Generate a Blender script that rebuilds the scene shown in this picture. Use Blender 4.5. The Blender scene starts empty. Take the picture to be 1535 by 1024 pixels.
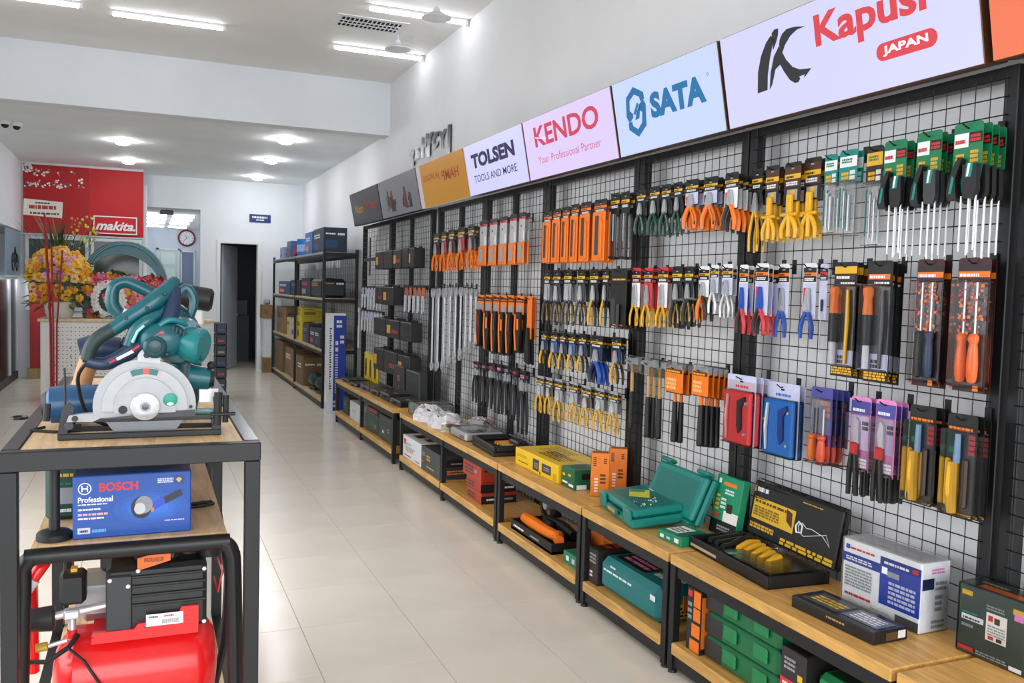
import bpy, math, random
from mathutils import Matrix, Vector

# ------------------------------------------------------------------ camera, world, light, exposure
scene = bpy.context.scene
COL = scene.collection
cam_data = bpy.data.cameras.new('camera')
cam = bpy.data.objects.new('camera', cam_data)
COL.objects.link(cam)
scene.camera = cam
cam_data.sensor_width = 36.0
cam_data.sensor_fit = 'HORIZONTAL'
cam_data.lens = 1302.267 / 1535 * 36.0
cam_data.clip_start = 0.05
cam_data.clip_end = 100
YAW, PITCH, ROLL = 0.398754549, -0.0588361656, 0.0274289791
fwd = Vector((math.sin(YAW) * math.cos(PITCH), math.cos(YAW) * math.cos(PITCH), math.sin(PITCH)))
rgt = Vector((math.cos(YAW), -math.sin(YAW), 0))
upv = rgt.cross(fwd)
r2 = math.cos(ROLL) * rgt + math.sin(ROLL) * upv
u2 = -math.sin(ROLL) * rgt + math.cos(ROLL) * upv
m = Matrix((r2, u2, -fwd)).transposed().to_4x4()
m.translation = Vector((0, 0, 1.6))
cam.matrix_world = m

world = bpy.data.worlds.new('daylight')
scene.world = world
world.use_nodes = True
wb = world.node_tree.nodes['Background']
wb.inputs[0].default_value = (0.86, 0.93, 1.0, 1)
wb.inputs[1].default_value = 1.0

# daylight coming in through the open shop front behind the camera
ld = bpy.data.lights.new('shop_front_daylight', 'AREA')
ld.shape = 'RECTANGLE'
ld.size = 4.6
ld.size_y = 3.2
ld.spread = math.radians(125)
ld.energy = 110
ld.color = (0.95, 0.97, 1.0)
lo = bpy.data.objects.new('shop_front_daylight', ld)
COL.objects.link(lo)
lo.location = (0.1, -2.9, 1.9)
lo.rotation_euler = (math.radians(68), 0, 0)

# added side light through an assumed, unseen opening in the left wall
ld2 = bpy.data.lights.new('added_side_light', 'AREA')
ld2.shape = 'RECTANGLE'
ld2.size = 6.3
ld2.size_y = 2.2
ld2.spread = math.radians(115)
ld2.energy = 88
ld2.color = (0.97, 0.98, 1.0)
lo2 = bpy.data.objects.new('added_side_light', ld2)
COL.objects.link(lo2)
lo2.location = (-2.46, 3.6, 1.55)
lo2.rotation_euler = (math.radians(58), 0, math.radians(-90))

scene.view_settings.view_transform = 'Standard'
scene.view_settings.look = 'None'
scene.view_settings.gamma = 1.0
scene.view_settings.use_curve_mapping = False
scene.view_settings.exposure = 0.02
TUBE_E = 18.0
SPOT_E = 120.0
SIGN_E = 0.86

# ------------------------------------------------------------------ helpers
def lin(c):
    if isinstance(c, str):
        c = tuple(int(c[i:i + 2], 16) / 255 for i in (0, 2, 4))
    return tuple((x / 12.92 if x <= 0.04045 else ((x + 0.055) / 1.055) ** 2.4) for x in c)

MATS = {}
def M(hexcol, rough=0.5, metal=0.0, kind='', emit=0.0, alpha=1.0, scale=40.0):
    """Procedural material: base colour with a fine noise variation; 'kind' adds grain."""
    key = (hexcol, rough, metal, kind, emit, alpha, scale)
    if key in MATS:
        return MATS[key]
    mt = bpy.data.materials.new('mat_%s_%s' % (kind or 'plain', hexcol))
    mt.use_nodes = True
    nt = mt.node_tree
    b = nt.nodes['Principled BSDF']
    c = lin(hexcol)
    b.inputs['Roughness'].default_value = rough
    b.inputs['Metallic'].default_value = metal
    b.inputs['Alpha'].default_value = alpha
    tc = nt.nodes.new('ShaderNodeTexCoord')
    nz = nt.nodes.new('ShaderNodeTexNoise')
    nz.inputs['Scale'].default_value = scale
    nz.inputs['Detail'].default_value = 3
    rp = nt.nodes.new('ShaderNodeValToRGB')
    var = 0.06
    src = tc.outputs['Object']
    if kind == 'wood':
        var = 0.30
        mp = nt.nodes.new('ShaderNodeMapping')
        mp.inputs['Scale'].default_value = (9.0, 0.9, 9.0)
        nt.links.new(tc.outputs['Object'], mp.inputs['Vector'])
        src = mp.outputs['Vector']
        nz.inputs['Scale'].default_value = 4.0
        nz.inputs['Detail'].default_value = 6
        nz.inputs['Distortion'].default_value = 1.2
    elif kind == 'wall':
        var = 0.035
        nz.inputs['Scale'].default_value = 1.7
    elif kind == 'tile':
        var = 0.07
        nz.inputs['Scale'].default_value = 2.2
    elif kind == 'sign':
        var = 0.0; c = tuple(x * .25 for x in c)
    elif kind == 'carton':
        var = 0.14
        nz.inputs['Scale'].default_value = 25
    nt.links.new(src, nz.inputs['Vector'])
    rp.color_ramp.elements[0].position = 0.3
    rp.color_ramp.elements[1].position = 0.7
    rp.color_ramp.elements[0].color = tuple(x * (1 - var) for x in c) + (1,)
    rp.color_ramp.elements[1].color = tuple(min(1, x * (1 + var * 0.5)) for x in c) + (1,)
    nt.links.new(nz.outputs['Fac'], rp.inputs['Fac'])
    nt.links.new(rp.outputs['Color'], b.inputs['Base Color'])
    if emit > 0:
        b.inputs['Emission Color'].default_value = lin(hexcol) + (1,)
        b.inputs['Emission Strength'].default_value = emit
    MATS[key] = mt
    return mt

BLACKM = M('141517', 0.45, 0.1)        # powder coated steel
BLACKP = M('131416', 0.5)              # black plastic
STEEL = M('c0c3c7', 0.32, 0.6)
CHROME = M('d9dbde', 0.3, 0.55)
WHITEP = M('e9eaec', 0.45)
WOOD = M('dba75a', 0.38, 0, 'wood')
WOODT = M('dcb88a', 0.45, 0, 'wood')
TEAL = M('0f7f86', 0.3)
def clear_plastic(ior=1.35):
    mt = bpy.data.materials.new('mat_clear_plastic'); mt.use_nodes = True
    nt = mt.node_tree; nt.nodes.clear()
    out = nt.nodes.new('ShaderNodeOutputMaterial'); mx = nt.nodes.new('ShaderNodeMixShader'); tr = nt.nodes.new('ShaderNodeBsdfTransparent'); gl = nt.nodes.new('ShaderNodeBsdfGlossy'); fr = nt.nodes.new('ShaderNodeFresnel'); nz = nt.nodes.new('ShaderNodeTexNoise'); bp = nt.nodes.new('ShaderNodeBump')
    tr.inputs[0].default_value = (.993, .995, .998, 1); gl.inputs['Roughness'].default_value = .12; fr.inputs[0].default_value = ior
    nz.inputs['Scale'].default_value = 60; bp.inputs['Strength'].default_value = .25
    nt.links.new(nz.outputs['Fac'], bp.inputs['Height']); nt.links.new(bp.outputs[0], gl.inputs['Normal'])
    nt.links.new(fr.outputs[0], mx.inputs[0]); nt.links.new(tr.outputs[0], mx.inputs[1]); nt.links.new(gl.outputs[0], mx.inputs[2]); nt.links.new(mx.outputs[0], out.inputs[0])
    return mt
CLEAR = clear_plastic()
PANE = clear_plastic(1.08)
scene.cycles.transparent_max_bounces = 24

class MB:
    """Collects shapes in local (a right, b up, d towards the viewer) or plain xyz coordinates."""
    def __init__(s):
        s.v = []; s.f = []; s.mi = []; s.mats = []
    def mat(s, mt):
        if mt not in s.mats:
            s.mats.append(mt)
        return s.mats.index(mt)
    def add(s, vs, fs, mt):
        n = len(s.v); i = s.mat(mt)
        s.v += [tuple(p) for p in vs]
        s.f += [tuple(n + k for k in f) for f in fs]
        s.mi += [i] * len(fs)
        return s
    def box(s, x0, x1, y0, y1, z0, z1, mt, rot=None, piv=None, bev=0.0):
        if bev > 0:
            b = min(bev, (x1 - x0) * .45, (y1 - y0) * .45, (z1 - z0) * .45)
            X, Y, Z = (x0, x1), (y0, y1), (z0, z1)
            vs = []; idx = {}
            for i in (0, 1):
                for j in (0, 1):
                    for k in (0, 1):
                        sx, sy, sz = (1 if i == 0 else -1), (1 if j == 0 else -1), (1 if k == 0 else -1)
                        for ax in range(3):
                            p = [X[i] + sx * b, Y[j] + sy * b, Z[k] + sz * b]
                            p[ax] = (X[i], Y[j], Z[k])[ax]
                            idx[(i, j, k, ax)] = len(vs); vs.append(p)
            fs = []
            g = lambda i, j, k, ax: idx[(i, j, k, ax)]
            for i in (0, 1):
                q = [g(i, 0, 0, 0), g(i, 1, 0, 0), g(i, 1, 1, 0), g(i, 0, 1, 0)]
                fs.append(q if i else q[::-1])
                q = [g(0, i, 0, 1), g(0, i, 1, 1), g(1, i, 1, 1), g(1, i, 0, 1)]
                fs.append(q if i else q[::-1])
                q = [g(0, 0, i, 2), g(1, 0, i, 2), g(1, 1, i, 2), g(0, 1, i, 2)]
                fs.append(q if i else q[::-1])
            for i in (0, 1):
                for j in (0, 1):
                    q = [g(i, j, 0, 0), g(i, j, 1, 0), g(i, j, 1, 1), g(i, j, 0, 1)]
                    fs.append(q if i != j else q[::-1])
                    q = [g(i, 0, j, 0), g(i, 0, j, 2), g(i, 1, j, 2), g(i, 1, j, 0)]
                    fs.append(q if i != j else q[::-1])
                    q = [g(0, i, j, 1), g(1, i, j, 1), g(1, i, j, 2), g(0, i, j, 2)]
                    fs.append(q if i != j else q[::-1])
                    for k in (0, 1):
                        q = [g(i, j, k, 0), g(i, j, k, 1), g(i, j, k, 2)]
                        fs.append(q if (i + j + k) % 2 else q[::-1])
        else:
            vs = [(x, y, z) for x in (x0, x1) for y in (y0, y1) for z in (z0, z1)]
            fs = [(0, 1, 3, 2), (4, 6, 7, 5), (0, 4, 5, 1), (2, 3, 7, 6), (0, 2, 6, 4), (1, 5, 7, 3)]
        if rot is not None:
            pv = Vector(piv if piv else ((x0 + x1) / 2, (y0 + y1) / 2, (z0 + z1) / 2))
            vs = [tuple(pv + rot @ (Vector(p) - pv)) for p in vs]
        return s.add(vs, fs, mt)
    def prism(s, pts, z0, z1, mt):
        """outline in (a,b), extruded along d; outline counter-clockwise"""
        n = len(pts)
        ar = sum(pts[i][0] * pts[(i + 1) % n][1] - pts[(i + 1) % n][0] * pts[i][1] for i in range(n))
        if ar < 0: pts = pts[::-1]
        vs = [(p[0], p[1], z0) for p in pts] + [(p[0], p[1], z1) for p in pts]
        fs = [tuple(range(n - 1, -1, -1)), tuple(range(n, 2 * n))]
        fs += [(i, (i + 1) % n, n + (i + 1) % n, n + i) for i in range(n)]
        return s.add(vs, fs, mt)
    def quad(s, p0, p1, p2, p3, mt):
        return s.add([p0, p1, p2, p3], [(0, 1, 2, 3)], mt)
    def tube(s, path, r, mt, n=8, caps=True, flat=1.0):
        path = [Vector(p) for p in path]
        rs = r if isinstance(r, (list, tuple)) else [r] * len(path)
        if n >= 10 and len(path) >= 3:      # smooth the centre line
            P2, R2 = [], []
            for i in range(len(path) - 1):
                p0, p1, p2, p3 = path[max(i - 1, 0)], path[i], path[i + 1], path[min(i + 2, len(path) - 1)]
                for q in range(4):
                    t = q / 4
                    P2.append(.5 * ((2 * p1) + (p2 - p0) * t + (2 * p0 - 5 * p1 + 4 * p2 - p3) * t * t + (3 * p1 - p0 - 3 * p2 + p3) * t ** 3))
                    R2.append(rs[i] * (1 - t) + rs[i + 1] * t)
            path = P2 + [path[-1]]; rs = R2 + [rs[-1]]
        vs = []; fs = []
        up = None
        for i, p in enumerate(path):
            t = (path[min(i + 1, len(path) - 1)] - path[max(i - 1, 0)]).normalized()
            if up is None:
                up = Vector((0, 0, 1)) if abs(t.z) < 0.9 else Vector((1, 0, 0))
            x = up.cross(t)
            if x.length < 1e-4:
                x = Vector((1, 0, 0)).cross(t)
            x.normalize()
            up = t.cross(x).normalized()
            for k in range(n):
                a = 2 * math.pi * k / n
                vs.append(p + x * math.cos(a) * rs[i] + up * math.sin(a) * rs[i] * flat)
        for i in range(len(path) - 1):
            for k in range(n):
                fs.append((i * n + k, i * n + (k + 1) % n, (i + 1) * n + (k + 1) % n, (i + 1) * n + k))
        if caps:
            fs.append(tuple(range(n - 1, -1, -1)))
            fs.append(tuple(len(path) * n - n + k for k in range(n)))
        return s.add(vs, fs, mt)
    def lathe(s, prof, c, axis, mt, n=20):
        """prof: (t along axis, radius); c: origin; axis: direction"""
        ax = Vector(axis).normalized()
        o = Vector((0, 0, 1)) if abs(ax.z) < 0.9 else Vector((1, 0, 0))
        x = o.cross(ax).normalized(); y = ax.cross(x)
        c = Vector(c); vs = []; fs = []
        for t, r in prof:
            for k in range(n):
                a = 2 * math.pi * k / n
                vs.append(c + ax * t + (x * math.cos(a) + y * math.sin(a)) * r)
        for i in range(len(prof) - 1):
            for k in range(n):
                fs.append((i * n + k, i * n + (k + 1) % n, (i + 1) * n + (k + 1) % n, (i + 1) * n + k))
        fs.append(tuple(range(n - 1, -1, -1)))
        fs.append(tuple(len(prof) * n - n + k for k in range(n)))
        return s.add(vs, fs, mt)
    def ball(s, c, r, mt, n=10, m=6, sc=(1, 1, 1)):
        vs = []; fs = []
        for i in range(m + 1):
            th = math.pi * i / m
            for k in range(n):
                a = 2 * math.pi * k / n
                vs.append((c[0] + r * sc[0] * math.sin(th) * math.cos(a), c[1] + r * sc[1] * math.sin(th) * math.sin(a), c[2] + r * sc[2] * math.cos(th)))
        for i in range(m):
            for k in range(n):
                fs.append((i * n + k, (i + 1) * n + k, (i + 1) * n + (k + 1) % n, i * n + (k + 1) % n))
        return s.add(vs, fs, mt)
    def mesh(s, name, smooth=0.6):
        me = bpy.data.meshes.new(name)
        me.from_pydata(s.v, [], s.f)
        for mt in s.mats: me.materials.append(mt)
        me.polygons.foreach_set('material_index', s.mi)
        me.update()
        if smooth:
            me.polygons.foreach_set('use_smooth', [True] * len(s.f))
            try: me.set_sharp_from_angle(angle=smooth)
            except Exception: pass
        return me
    def build(s, name, parent=None, smooth=0.6):
        o = bpy.data.objects.new(name, s.mesh(name, smooth))
        COL.objects.link(o)
        if parent is not None: o.parent = parent
        return o

def tag(o, label, cat=None, group=None, kind=None):
    o['label'] = label
    if cat: o['category'] = cat
    if group: o['group'] = group
    if kind: o['kind'] = kind
    return o

R_WALL = Matrix(((0, 0, -1), (-1, 0, 0), (0, 1, 0)))       # a -> -Y, b -> Z, d -> -X  (faces the aisle)
R_FRONT = Matrix(((1, 0, 0), (0, 0, -1), (0, 1, 0)))       # a -> X, b -> Z, d -> -Y   (faces the camera end)
def thing(name, label, cat, loc, rot=None, yaw=0.0, group=None):
    o = bpy.data.objects.new(name, None)
    COL.objects.link(o)
    o.empty_display_size = 0.05
    mtx = rot.to_4x4() if rot is not None else Matrix.Identity(4)
    if yaw: mtx = Matrix.Rotation(yaw, 4, 'Z') @ mtx
    mtx.translation = Vector(loc)
    o.matrix_world = mtx
    return tag(o, label, cat, group)
def copy_tree(o, parent=None):
    c = o.copy(); COL.objects.link(c); c.parent = parent
    for ch in list(o.children): copy_tree(ch, c)
    return c
def structure(name, mb, label, cat, smooth=0):
    o = mb.build(name, None, smooth)
    return tag(o, label, cat, None, 'structure')

def text_mesh(mb, s, a0, a1, b0, b1, d, mt, bold=0.0, shear=0.0, d0=None, skew=0.0):
    """lettering fitted into the rectangle a0..a1, b0..b1 at depth d; skew tilts the baseline"""
    cu = bpy.data.curves.new('lettering', 'FONT')
    cu.body = s; cu.offset = bold; cu.shear = shear; cu.resolution_u = 3
    cu.extrude = 0.0
    ob = bpy.data.objects.new('lettering', cu)
    COL.objects.link(ob)
    bpy.context.view_layer.update()
    me = bpy.data.meshes.new_from_object(ob)
    vs = [tuple(v.co) for v in me.vertices]; fs = [tuple(p.vertices) for p in me.polygons]
    bpy.data.objects.remove(ob); bpy.data.curves.remove(cu); bpy.data.meshes.remove(me)
    if not vs: return
    x0 = min(v[0] for v in vs); x1 = max(v[0] for v in vs); y0 = min(v[1] for v in vs); y1 = max(v[1] for v in vs)
    mb.add([(a0 + (v[0] - x0) / (x1 - x0) * (a1 - a0), b0 + (v[1] - y0) / (y1 - y0) * (b1 - b0) + skew * (v[0] - x0) / (x1 - x0), d) for v in vs], fs, mt)

# ------------------------------------------------------------------ the room
XW, XL, ZC, ZB = 2.65, -2.4, 4.0, 3.42
WALL = M('e9eef3', 0.7, 0, 'wall')
WALLR = M('eff0f2', 0.65, 0, 'wall')
CEIL = M('f3f1ee', 0.75, 0, 'wall')
GROUT = M('a39d92', 0.8)
TILE = M('ebe3d5', 0.2, 0, 'tile')
TJ = 0.0014
TX, TY = 0.50, 0.535
fl = MB(); fl.box(-2.4, 2.65, -3.0, 27.0, -0.12, -0.0025, GROUT)
floor = structure('floor', fl, 'glossy cream tiled shop floor with thin grey joints', 'floor')
tm = MB(); tm.box(TJ, TX - TJ, TJ, TY - TJ, -0.006, 0.0, TILE, bev=0.0005)
tile_me = tm.mesh('tile', 0)
cells = []
ix0, ix1 = int((-2.4 - .167) // TX), int((2.65 - .167) // TX)
for i in range(-6, 5):
    for j in range(-13, 44):
        x, y = 0.167 + i * TX, 3.49 + j * TY
        if x < -2.4 or x > 2.6 or y < -3.0 or y + TY > 26.9: continue
        c = Vector((x + TX / 2, y + TY / 2, 0)) - Vector((0, 0, 1.6))
        dpt = c.dot(fwd)
        vis = dpt > 0.5 and abs(c.dot(r2) / dpt) < 0.66 and -0.48 < c.dot(u2) / dpt < 0.48
        cells.append((0 if vis else 1, c.length, x, y))
cells.sort()
rest = MB()
for k, (vis, dd, x, y) in enumerate(cells):
    if k < 240 and vis == 0 and x + TX < 2.65:
        o = bpy.data.objects.new('tile', tile_me); COL.objects.link(o)
        o.parent = floor; o.location = (x, y, 0)
    else:
        rest.box(x + TJ, min(x + TX - TJ, 2.648), y + TJ, y + TY - TJ, -0.006, 0, TILE)
ro = rest.build('tile_field', floor, 0); ro['kind'] = 'stuff'
mb = MB(); mb.box(XW, XW + 0.15, -3, 16.5, -0.1, 4.15, WALLR)
structure('wall_right', mb, 'long pale grey-white right wall behind the tool racks', 'wall')
mb = MB(); mb.box(XL - 0.15, XL, -3, .4, -0.1, 4.15, WALL); mb.box(XL - 0.15, XL, 6.8, 27, -0.1, 4.15, WALL); mb.box(XL - 0.15, XL, .4, 6.8, 2.75, 4.15, WALL); mb.box(XL - 0.15, XL, .4, 6.8, -.1, .35, WALL)  # wall opening left for the added side light
structure('wall_left', mb, 'white left side wall of the shop', 'wall')
mb = MB(); mb.box(XL, -1.83, 10.6, 15.75, 2.32, ZB, WALL)
structure('wall_left_bulkhead', mb, 'pale bulkhead above the glass showcases on the left', 'wall')
mb = MB(); mb.box(XL - .15, XW + .15, -3, 10.2, ZC, ZC + 0.15, CEIL)
structure('ceiling', mb, 'high white ceiling over the front of the shop', 'ceiling')
mb = MB(); mb.box(XL - .15, XW + .15, 10.44, 16.55, ZB, ZB + 0.7, M('f1f6f7', 0.75, 0, 'wall'))
structure('ceiling_back', mb, 'lower white ceiling over the rear sales area', 'ceiling')
mb = MB(); mb.box(XL, XW, 10.2, 10.44, 3.39, ZC + 0.1, WALL)
structure('wall_beam', mb, 'white downstand beam crossing the shop ceiling', 'beam')
# partition with the dark doorway (opening 1.21..1.86)
DX0, DX1, DZ = 1.21, 1.85, 2.30
mb = MB()
mb.box(0.87, DX0 - .06, 16.4, 16.55, 0, ZB, WALL); mb.box(DX1 + .06, XW, 16.4, 16.55, 0, ZB, WALL)
mb.box(DX0 - .06, DX1 + .06, 16.4, 16.55, DZ + .06, ZB, WALL)
mb.box(1.10, 1.16, 16.55, 19.6, 0, 3.2, WALL); mb.box(1.38, 1.44, 19.6, 26, 0, 3.2, WALL)
structure('wall_back', mb, 'white rear partition wall around the dark doorway', 'wall')
mb = MB(); mb.box(-0.1, 0.87, 16.4, 16.55, 2.87, ZB, WALL)
structure('wall_header', mb, 'white header over the passage to the rear room', 'wall')
mb = MB(); mb.box(XL, -0.06, 15.75, 15.9, 0, ZB, WALL); mb.box(-0.1, 0.0, 15.9, 26, 0, 3.2, WALL)
structure('wall_behind_counter', mb, 'wall carrying the red boards behind the counter', 'wall')
mb = MB(); mb.box(-0.1, 2.75, 16.56, 26.2, 3.06, 3.2, CEIL)
structure('ceiling_rear_room', mb, 'white ceiling of the rear room', 'ceiling')
mb = MB(); mb.box(-0.1, 1.4, 26.0, 26.15, 0, 3.1, M('dfe7f2', 0.7, 0, 'wall'))
structure('wall_rear_room', mb, 'pale blue far wall of the rear room', 'wall')
mb = MB()
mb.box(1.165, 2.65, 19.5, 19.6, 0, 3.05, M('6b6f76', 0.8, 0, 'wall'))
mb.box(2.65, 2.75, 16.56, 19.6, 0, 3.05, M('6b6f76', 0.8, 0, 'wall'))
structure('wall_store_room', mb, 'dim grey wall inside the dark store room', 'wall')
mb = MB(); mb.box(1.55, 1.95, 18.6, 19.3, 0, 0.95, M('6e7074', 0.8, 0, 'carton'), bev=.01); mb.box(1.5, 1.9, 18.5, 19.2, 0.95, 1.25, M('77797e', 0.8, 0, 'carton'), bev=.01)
tag(mb.build('store_carton'), 'dim pale cartons inside the dark store room', 'carton')
mb = MB()  # assumed side glazing, added to go with the side light
for y in (.4, 2.5, 4.63, 6.74): mb.box(XL - .06, XL - .01, y, y + .06, .35, 2.75, M('dfe3e6', .4))
for z in (.35, 2.69): mb.box(XL - .06, XL - .01, .46, 6.74, z, z + .06, M('dfe3e6', .4))
structure('assumed_window_1', mb, 'assumed white framed side windows, unseen, added to let in light', 'window')
# front wall of the shop behind the camera (piers and lintel around the opening)
mb = MB(); mb.box(XL, XW, -3.1, -3.0, 3.6, ZC, WALL)
structure('wall_front', mb, 'lintel above the open shop front', 'wall')
# door frame, open leaf
mb = MB()
FR = M('eceef0', 0.5)
mb.box(DX0 - .06, DX0, 16.37, 16.58, 0, DZ, FR); mb.box(DX1, DX1 + .06, 16.37, 16.58, 0, DZ, FR); mb.box(DX0 - .06, DX1 + .06, 16.37, 16.58, DZ, DZ + .06, FR)
d1 = structure('door_1', mb, 'white framed doorway to the dark store room with its leaf ajar', 'door')
lf = MB(); lf.box(-.02, .02, 0, 0.75, 0.01, DZ - .02, M('b9c3cc', 0.45)); lf = lf.build('door_leaf', d1, 0)
lf.location = (DX0 + .05, 16.6, 0); lf.rotation_euler = (0, 0, math.radians(-24))
hb = MB(); hb.tube([(.02, .66, 1.0), (.07, .66, 1.0), (.075, .56, 1.0)], .011, STEEL); hb.build('door_handle', lf)
# rear-room doors
mb = MB(); mb.box(0.25, 0.30, 25.9, 26.0, 0, 2.5, FR); mb.box(0.79, 0.84, 25.9, 26.0, 0, 2.5, FR); mb.box(0.25, 0.84, 25.9, 26.0, 2.45, 2.5, FR)
mb.box(0.30, 0.79, 25.93, 25.99, 0, 2.45, M('cfe0dc', 0.5))
d2 = structure('door_2', mb, 'pale green panelled door on the far rear wall', 'door')
for z0, z1 in ((0.25, 1.0), (1.1, 1.95), (2.05, 2.38)):
    p = MB(); p.box(0.36, 0.73, 25.915, 25.93, z0, z1, M('dfeeea', 0.5), bev=.01); p.build('door_panel', d2)
mb = MB(); mb.box(0.86, 0.90, 25.9, 26.0, 0, 2.45, FR); mb.box(1.20, 1.24, 25.9, 26.0, 0, 2.45, FR); mb.box(0.86, 1.24, 25.9, 26, 2.41, 2.45, FR)
mb.box(0.90, 1.20, 25.95, 25.99, 0, 2.41, M('7f8aa8', 0.6))
structure('door_3', mb, 'blue-grey curtain doorway right of the green door', 'door')

# ------------------------------------------------------------------ ceiling fittings
TUBE = M('f7faff', 0.4, 0, '', TUBE_E)
def tube_light(x0, x1, y, z, label, lamp=None):
    t = thing('tube_light', label, 'tube light', ((x0 + x1) / 2, y, z), None, 0, 'fluorescent tube lights')
    L = (x1 - x0) / 2
    b = MB(); b.box(-L, L, -.022, .022, -.022, -0.0005, WHITEP, bev=.003); b.build('housing', t)
    b = MB(); b.tube([(-L + .02, 0, -.035), (L - .02, 0, -.035)], .017, lamp or TUBE, 8); b.build('tube', t)
    for sx in (-1, 1):
        b = MB(); b.box(sx * L - .012, sx * L + .012, -.02, .02, -.055, -.002, WHITEP); b.build('end_cap', t)
tube_light(1.70, 2.62, 8.83, ZC, 'white fluorescent tube on ceiling, farther of two above the wall signs')
tube_light(1.73, 2.62, 7.47, ZC, 'white fluorescent tube on ceiling, nearer of two above the wall signs')
tube_light(-0.30, 0.66, 8.70, ZC, 'white fluorescent tube on ceiling just before the beam, left of centre')
tube_light(-1.55, -0.53, 8.60, ZC, 'white fluorescent tube at the top left corner of the view')
for k, yy in enumerate((6.1, 3.7)):  # unseen tubes added beyond the view to light the front
    for s, xx in enumerate((-0.30, -1.55)):
        tube_light(xx, xx + 0.92, yy, ZC, 'unseen fluorescent tube added over the shop front, %s row, %s column' % (('first', 'second', 'third', 'fourth', 'fifth')[k], ('right', 'left')[s]))
for k, yy in enumerate((20.6, 21.8, 23.2, 24.8)):
    for s, (xa, xb) in enumerate(((-0.02, 0.42), (0.5, 0.98))):
        tube_light(xa, xb, yy, 3.06, 'fluorescent tube in the rear room ceiling, %s pair, %s side' % (('nearest', 'second', 'third', 'farthest')[k], ('left', 'right')[s]), M('f5faff', .4, 0, '', TUBE_E * 2.2))
SPOT = M('ffffff', 0.4, 0, '', SPOT_E)
dl = [(-0.296, 12.62, 'nearer left'), (-0.263, 14.6, 'farther left, before the red boards'), (1.733, 15.5, 'farthest right, before the doorway wall'), (1.603, 11.32, 'nearest right, just past the beam'), (1.672, 13.26, 'middle right')]
for x, y, w in dl:
    t = thing('downlight', 'round white ceiling downlight, ' + w, 'downlight', (x, y, ZB), None, 0, 'round downlights in the low ceiling')
    b = MB(); b.lathe([(0, .115), (.012, .11), (.016, .09)], (0, 0, 0), (0, 0, -1), WHITEP, 20); b.build('trim_ring', t)
    b = MB(); b.lathe([(0.0165, .088), (.045, .082), (.058, .05)], (0, 0, 0), (0, 0, -1), SPOT, 20); b.build('lens', t)
for x, y, w in ((2.20, 8.22, 'farther'), (2.235, 7.13, 'nearer')):
    t = thing('pendant_lamp', 'small white cone-shaped pendant above the wall signs, %s one' % w, 'pendant lamp', (x, y, ZC), None, 0, 'white cone pendants')
    b = MB(); b.tube([(0, 0, 0), (0, 0, -.06)], .006, WHITEP); b.build('rod', t)
    b = MB(); b.lathe([(.05, .02), (.07, .03), (.085, .035), (.135, .125), (.14, .125)], (0, 0, 0), (0, 0, -1), WHITEP, 20); b.build('shade', t)
# ceiling grille
t = thing('ceiling_vent', 'white ceiling air grille with dark openings between the tubes', 'vent', (1.875, 8.01, ZC))
b = MB(); b.box(-.33, .33, -.19, .19, -.008, -.001, WHITEP); b.build('frame', t)
b = MB(); b.box(-.27, .27, -.13, .13, -.010, -.0082, M('08080a', 0.9)); b.build('opening', t)
for k in range(2):
    b = MB(); b.box(-.27, .27, -.055 + k * .085, -.042 + k * .085, -.016, -.010, WHITEP); b.build('slat', t)
for k in range(13):
    x = -.24 + k * .04
    b = MB(); b.box(x - .005, x + .005, -.13, .13, -.0145, -.010, WHITEP); b.build('bar', t)
# two dome cameras
for x, y, w in ((-1.54, 11.85, 'left'), (-1.43, 11.93, 'right')):
    t = thing('dome_camera', 'small white dome camera on the low ceiling, %s of two' % w, 'camera', (x, y, ZB))
    b = MB(); b.lathe([(0, .06), (.03, .058), (.04, .05)], (0, 0, 0), (0, 0, -1), WHITEP, 16); b.build('base', t)
    b = MB(); b.ball((0, 0, -.04), .042, BLACKP, 12, 8); b.build('lens_dome', t)

# blue notice on partition
t = thing('wall_notice', 'small dark blue notice plate above the dark doorway', 'notice', (1.70, 16.395, 2.70), R_FRONT)
b = MB(); b.box(0, .375, 0, .145, -.004, .008, M('23347e', 0.5)); b.build('plate', t)
b = MB(); rr = random.Random(3)
def dashes(b, a0, a1, b0, b1, d, mt, rr, n=1, fill=0.75, place=None):
    """rows of small printed dashes standing for unreadable small print"""
    h = (b1 - b0) / n
    for i in range(n):
        y0 = b0 + i * h; x = a0
        while x < a1 - (a1 - a0) * .04:
            w = min(a1 - x, (a1 - a0) * rr.uniform(.05, .22)); w = max(w, 1e-4)
            q = [(x, y0), (x + w, y0), (x + w, y0 + h * fill), (x, y0 + h * fill)]
            if place: b.quad(*[place(*p) for p in q], mt)
            else: b.quad(*[(p[0], p[1], d) for p in q], mt)
            x += w + (a1 - a0) * .03
dashes(b, .05, .33, .075, .11, .0085, WHITEP, rr, 1, 1); dashes(b, .12, .26, .035, .055, .0085, WHITEP, rr, 1, 1)
b.build('lettering', t)['kind'] = 'stuff'
# metallic letters left on wall above the signs (glyphs as they look in the photo)
t = thing('wall_letters', 'loose dark metal letters fixed to the wall above the yellow sign', 'letters', (2.645, 9.24, 2.93), R_WALL)
LT = M('3a3d46', 0.3, 0.7)
for s_, a0, a1, b0, b1, sk in (('t', 0.0, .16, -.02, .17, .0), ('n', .2, .32, .03, .15, .0), ('H', .42, .62, .02, .23, .02), ('f', .60, .80, .0, .22, .02), ('c', .78, .98, .05, .2, .02), ('Y', 1.0, 1.22, .02, .2, .0), ('l', 1.28, 1.36, -.05, .22, .0)):
    b = MB(); text_mesh(b, s_, a0, a1, b0, b1, .015, LT, .03, 0, None, sk); text_mesh(b, s_, a0, a1, b0, b1, .0, LT, .03, 0, None, sk); b.build('letter', t, 0)

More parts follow.
